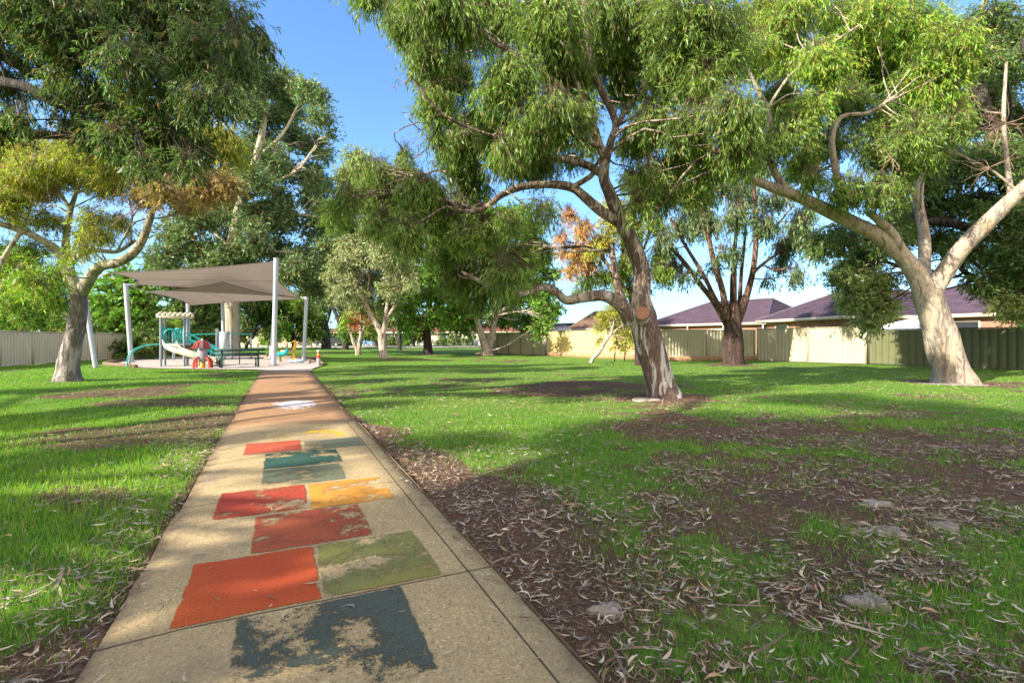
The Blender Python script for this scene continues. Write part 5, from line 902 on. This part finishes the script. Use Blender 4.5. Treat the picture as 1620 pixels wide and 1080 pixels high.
# curved slide
s_ = np.linspace(0, 1, 15); cu = [L(.35+.15*q+1.75*q**1.7, -.05-1.25*q+.55*q*q, 1.06-.84*(q**.8)*(1-.08*math.sin(q*math.pi))) for q in s_]; A = Acc(); sl = Acc()
T_ = nrm(np.gradient(np.array(cu), axis=0)*[1, 1, 0]); SDv = np.cross(T_, [0, 0, 1]); prof = [(-.30, .20), (-.26, .21), (-.22, .02), (0, -.02), (.22, .02), (.26, .21), (.30, .20), (.26, -.03), (0, -.06), (-.26, -.03)]
V = np.array([[c0+sd*o_+[0, 0, h_] for (o_, h_) in prof] for c0, sd in zip(cu, SDv)]); n_ = len(prof); i_ = np.arange(len(cu)-1)[:, None]*n_; j_ = np.arange(n_)[None]
A.add(V.reshape(-1, 3), np.stack([i_+j_, i_+(j_+1) % n_, i_+n_+(j_+1) % n_, i_+n_+j_], -1).reshape(-1, 4)); A.build('slide', CRM, t, smooth=False)
for q in (11, 12): A = Acc(); A.tube([cu[q]*[1, 1, 0], cu[q]-[0, 0, .05]], .035, n=6, res=1); A.build('slide_leg', DK, t)
# arch climber on the left: two curved rails with rungs
A = Acc(); rails = []
for v in (.12, .55):
    pts = [L(-.05-1.25*math.sin(q*math.pi/2), v, 1.06*math.cos(q*math.pi/2)**.55 if q < 1 else -.03) for q in np.linspace(0, 1, 10)]; A.tube(pts, .026, n=6, res=2); rails.append(pts)
for k in range(2, 9, 2): A.tube([rails[0][k], rails[1][k]], .018, n=5, res=1)
A.build('arch_climber', TEAL, t)
# stair down to the right with double hand rails
for v in (.08, D_-.08):
    A = Acc(); p0, p1 = L(D_, v, 1.62), L(D_+1.55, v, .72); A.tube([p0, p1, p1-[0, 0, .7]], .026, n=6, res=1); A.tube([p0-[0, 0, .38], p1-[0, 0, .30]], .024, n=6, res=1)
    for q in np.linspace(.1, .9, 5): c0 = p0+(p1-p0)*q; A.tube([c0, c0-[0, 0, .5]], .014, n=5, res=1)
    A.build('handrail', TEAL, t); A = Acc(); A.bar(L(D_, v, .98), L(D_+1.45, v, .08), .04, .14); A.build('stringer', PINE, t)
for k in range(4): A = Acc(); q = (k+.6)/4.4; A.box(L(D_+1.45*q, D_/2, .98-.9*q), (.26, D_-.2, .035), math.atan2(RP[1], RP[0])); A.build('tread', GREYP, t)

# second tower
PL = np.array([-18.4, 31.5])
t = thing('climbing_frame', L(0, 0, 0), 'grey climbing frame with teal bars before the pale column trunk', 'play equipment')
for (u, v, h_) in ((0, 0, 1.95), (.8, 0, 1.95), (0, .9, 1.95), (.8, .9, 1.95), (1.9, .3, 1.7)): A = Acc(); A.tube([L(u, v, -.05), L(u, v, h_)], .05, n=8, res=1); A.build('post', PSTEEL, t)
A = Acc(); A.box(L(.4, 0, 1.0), (.62, .05, 1.5), math.atan2(RP[1], RP[0])); A.build('side_panel', paint('pale_panel', (.42, .48, .52), .4), t)
A = Acc(); A.tube([L(-1.6, .1, 1.55), L(0, 0, 1.62), L(.8, 0, 1.62), L(1.9, .3, 1.6)], .03, n=6, res=1); A.tube([L(-1.6, .6, 1.55), L(0, .9, 1.62), L(1.9, .3, 1.6)], .03, n=6, res=1); A.build('overhead_bar', TEAL, t)
A = Acc(); q0, q1 = L(-2.3, .1, 1.62), L(0, .05, .62)
for v in (0, .5): A.tube([q0+[DP[0]*v, DP[1]*v, 0], q1+[DP[0]*v, DP[1]*v, 0]], .05, n=8, res=1)
A.build('sloping_rail', TEAL, t); A = Acc(); A.bar(L(-2.3, .3, 1.5), L(0, .3, .5), .42, .04); A.build('ramp', DGREEN, t)
for (u, v) in ((-2.3, .1), (-2.3, .6)): A = Acc(); A.tube([L(u, v, -.05), L(u, v, 1.7)], .04, n=8, res=1); A.build('post', PSTEEL, t)
A = Acc(); A.box(L(.4, .45, .9), (.8, .9, .06), math.atan2(RP[1], RP[0])); A.build('deck', GREYP, t)

# rocket shaped play panel
g_ = G(320, 582.3); PL = g_; t = thing('rocket_rider', L(0, 0, 0), 'red and grey rocket shaped play rider on a yellow base', 'play equipment')
A = Acc(); A.lathe(L(0, 0, 0), [(.0, -.02), (.11, 0), (.12, .08), (.08, .12), (.09, .3), (.0, .31)], 12); A.build('spring_base', YELP, t)
A = Acc(); A.lathe(L(0, 0, 0), [(0, .28), (.17, .29), (.22, .45), (.22, .82), (.19, .9), (0, .91)], 14, 1, .7); A.build('body', GREYP, t)
rd = Acc(); th = np.linspace(0, 2*math.pi, 9)[:-1]
for k, q in enumerate(th):
    pts = [L(.06*math.cos(q), .06*math.sin(q), 1.24), L(.20*math.cos(q), .20*math.sin(q), 1.15), L(.33*math.cos(q), .30*math.sin(q), .88)]
    pe = Acc(); n0 = np.array([-math.sin(q), math.cos(q), 0]); w_ = (.03, .075, .095); V = [p+s2*n0*w0 for p, w0 in zip(pts, w_) for s2 in (-1, 1)]; V2 = [p+np.array([math.cos(q), math.sin(q), .5])*.02 for p in V]
    pe.add(V+V2, [[0, 1, 3, 2], [2, 3, 5, 4], [6, 7, 9, 8], [8, 9, 11, 10], [0, 2, 8, 6], [2, 4, 10, 8], [1, 3, 9, 7], [3, 5, 11, 9], [4, 5, 11, 10]]); pe.build('petal', REDP if k % 3 else paint('pale_red', (.60, .35, .33), .4), t)
A = Acc(); A.lathe(L(0, 0, 0), [(0, 1.32), (.03, 1.30), (.045, 1.24), (.06, 1.2), (0, 1.18)], 8); A.build('nose_cap', CRM, t)
for q in (.3, 2.3, 3.8, 5.6):
    A = Acc(); a0 = L(.17*math.cos(q), .15*math.sin(q), .5); b0 = L(.36*math.cos(q), .3*math.sin(q), .34); c0 = L(.38*math.cos(q), .33*math.sin(q), .0); A.tube([a0, b0, c0], [.05, .055, .045], n=6, res=3); A.build('fin', REDP, t)
A = Acc(); th2 = np.linspace(-.6, .6, 7)
for sg in (-1, 1): A.tube([L(sg*(.26+.03*math.cos(q*2)), -.02, .62+q*.38) for q in th2], .018, n=5, res=1)
A.build('hand_hoop', TEAL, t)

# benches: dark green slatted bench facing the playground
g0, g1 = G(346, 582.6), G(416, 580.4); ud = nrm(g1-g0); vd = np.array([-ud[1], ud[0]]); LN = np.linalg.norm(g1-g0)
def B(u, v, z): q = g0+ud*u+vd*v; return np.array([q[0], q[1], z])
t = thing('park_bench', B(0, 0, 0), 'dark green slatted bench with its back to the lawn', 'bench')
for z, v in ((.80, .0), (.62, .02)): A = Acc(); A.bar(B(-.15, v, z), B(LN+.1, v, z), .035, .11); A.build('backrest_slat', DGREEN, t)
A = Acc(); 
for v in (.1, .22, .34, .46): A.bar(B(-.1, v, .42), B(LN+.05, v, .42), .1, .035)
A.build('seat', DGREEN, t)
for u in (.12, LN-.2): A = Acc(); A.bar(B(u, 0, 0), B(u, 0, .86), .06, .06); A.bar(B(u, .5, 0), B(u, .5, .42), .05, .05); A.bar(B(u, 0, .40), B(u, .5, .40), .05, .04); A.build('leg_frame', DGREEN, t)
t = thing('litter_bin_post', (*G(379, 576), 0), 'thin dark steel post rising behind the bench', 'post'); A = Acc(); q = G(379, 576); A.tube([(*q, 0), (*q, 1.45)], .03, n=6, res=1); A.tube([(*q, 1.45), (*q, 1.52)], .05, n=6, res=1); A.build('shaft', DK, t)
# spring riders
def spring(c, h_, a): th = np.linspace(0, 8*math.pi, 49); a.tube([(c[0]+.09*math.cos(q), c[1]+.09*math.sin(q), h_*k/48) for k, q in enumerate(th)], .014, n=5, res=1)
c0 = G(444.5, 572); PL = c0; t = thing('spring_rider', L(0, 0, 0), 'small teal spring rider behind the tallest pole', 'play equipment'); A = Acc(); spring(c0, .32, A); A.build('spring', DK, t)
A = Acc(); A.tube([L(-.32, 0, .48), L(-.1, 0, .42), L(.15, 0, .44), L(.3, 0, .62), L(.38, 0, .72)], [.07, .13, .14, .09, .06], n=10, res=3); A.build('body', TEAL, t); A = Acc(); A.tube([L(.28, -.2, .62), L(.28, .2, .62)], .018, n=5, res=1); A.build('handle', DK, t)
c0 = G(457, 570.5); PL = c0; t = thing('seesaw_rider', L(0, 0, 0), 'yellow play animal with a tall neck and bench seat', 'play equipment')
A = Acc(); A.bar(L(-.45, 0, .58), L(.3, 0, .58), .28, .1); A.build('seat', paint('ply_pink', (.55, .34, .25), .6), t)
for u in (-.42, .25): 
    A = Acc(); q = [L(u-.08, -.02, 0), L(u+.10, -.02, 0), L(u+.07, -.02, .62), L(u-.05, -.02, .62)]; A.add(q+[k+[DP[0]*.1, DP[1]*.1, 0] for k in q], [[0, 1, 2, 3], [4, 5, 6, 7], [0, 1, 5, 4], [1, 2, 6, 5], [2, 3, 7, 6], [3, 0, 4, 7]]); A.build('side_leg', YELP, t)
A = Acc(); A.tube([L(.26, .03, .55), L(.34, .03, .95), L(.36, .03, 1.2)], [.12, .09, .07], n=8, res=3); A.tube([L(.4, .03, 1.2), L(.16, .03, 1.12)], [.075, .045], n=8, res=1); A.build('neck', YELP, t); A = Acc(); 
for v in (-.02, .08): A.tube([L(.34, v, 1.24), L(.32, v, 1.38)], .014, n=5, res=1)
A.build('horn', DK, t)
# rubble: pale blue basin on the sand
c0 = G(470, 574); A = Acc(); A.lathe((*c0, 0), [(0, .015), (.2, .015), (.3, .16), (.33, .16), (.24, 0), (0, 0)], 16, 1.3, 1); tag(A.build('sand_basin', paint('pale_blue', (.45, .62, .66), .5)), 'shallow pale blue basin lying on the sand', 'basin')
# striped totem bollard beside the path end
c0 = G(504, 579); t = thing('totem_post', (*c0, 0), 'slim striped post with a pale top at the right end of the path', 'post')
z = 0
for (h_, m_) in ((.22, paint('totem_grey', (.34, .30, .27), .8)), (.16, GALV), (.14, REDP), (.07, YELP), (.1, paint('totem_brown', (.25, .13, .08), .8)), (.09, CRM)):
    A = Acc(); A.tube([(*c0, z), (*c0, z+h_)], .085 if z < .5 else .075, n=12, res=1); A.build('band', m_, t); z += h_
A = Acc(); A.bar((*G(490, 575.5), .22), (*(c0-[.1, 0]), .22), .07, .05); A.bar((*G(490, 575.5), 0), (*G(490, 575.5), .24), .07, .07); tag(A.build('log_rail', PINE), 'knee high timber rail joining the sand edge to the striped post', 'railing')
# navy cloth slung between posts far behind
a, b, c_, d_ = P(449, 531, 70), P(466, 530, 70), P(481, 533, 72), P(457, 541, 70.5); t = thing('navy_canopy', (a[0], a[1], 0), 'sagging dark navy canopy between posts beyond the playground', 'canopy'); NV = paint('navy_cloth', (.012, .014, .04), .7, .2, 2)
ctr = [P(449, 532, 70), P(455, 530.5, 70), P(462, 530.5, 70), P(470, 532.5, 70.5), P(480, 532.5, 71)]; lo = [P(451.5, 538, 69.5), P(456, 541.2, 69.5), P(462, 541, 69.5), P(470, 539.8, 70), P(480, 537.6, 70.5)]
A = Acc(); n_ = 5; A.add(np.vstack([ctr, lo, np.array(ctr)+[0, 1.4, -.1], np.array(lo)+[0, 1.0, 0]]), [[k+o1, k+1+o1, k+1+o2, k+o2] for (o1, o2) in ((0, 5), (10, 15), (0, 10), (5, 15)) for k in range(4)]+[[0, 5, 15, 10], [4, 9, 19, 14]]); A.build('cloth', NV, t)
for px in (452, 481): q = P(px, 533, 70.3); A = Acc(); A.tube([(q[0], q[1], 0), q], .05, n=6, res=1); A.build('post', PINE, t)
# bent hoops in the lawn by the wattle
t = thing('wire_hoops', (*G(962, 579), 0), 'two bent dark wire hoops sticking out of the lawn before the wattle', 'wire'); 
for (x0, x1, h_) in ((954, 962, .2), (963, 971, .24)):
    A = Acc(); p0, p1 = G(x0, 580.5), G(x1, 579); m_ = (p0*.6+p1*.4); A.tube([(*p0, -.03), (*(p0*.8+p1*.2), h_*.7), (*m_, h_), (*(p0*.25+p1*.75), h_*.75), (*p1, -.03 if x0 > 960 else .02)], .014, n=6, res=3); A.build('hoop', DK, t)
# flat stones / root plates at trunk feet
def slab(name, lb, px, py, w_, d2, h_, m_, cat):
    c = G(px, py); n = 22; th = np.arange(n)*2*math.pi/n; rr = 1+.22*np.sin(th*3+px)+.12*np.sin(th*5+py)+rng.normal(0, .05, n); A = Acc(); z0 = float(height(c[0], c[1]))
    rings = [(1.0, -.03), (.93, h_*.7), (.7, h_), (.3, h_*1.1)]; V = np.vstack([np.c_[c[0]+np.cos(th)*rr*w_*k, c[1]+np.sin(th)*rr*d2*k, z0+z+rng.normal(0, .004, n)] for k, z in rings]); i_ = np.arange(3)[:, None]*n; j_ = np.arange(n)[None]
    A.add(V, np.stack([i_+j_, i_+(j_+1) % n, i_+n+(j_+1) % n, i_+n+j_], -1).reshape(-1, 4)); A.add(V[-n:], [list(range(n))]); return tag(A.build(name, m_, smooth=True), lb, cat)
STN = paint('pale_stone', (.30, .26, .22), .9, .3, 7, bump=.02)
slab('flat_stone', 'flat grey stone at the foot of the leaning central gum', 1020, 633, .32, .25, .035, STN, 'stone'); slab('flat_stone', 'broad pale sandy stone plate around the foot of the cream gum', 1500, 608, .95, .5, .03, STN, 'stone')
for px, py, w_, lb in ((1400, 836, .14, 'grey flat stone in the right soil near a grass tuft'), (1495, 826, .11, 'smaller grey stone in bare soil at far right'), (1385, 792, .12, 'pale stone on the soil above the other flat stones'), (960, 965, .08, 'pale stone on dark soil beside the path'), (1375, 950, .11, 'nearest pale stone low in the right of the lawn')):
    slab('flat_stone', lb, px, py, w_, w_*.6, .028, STN, 'stone')
bpy.context.view_layer.update()
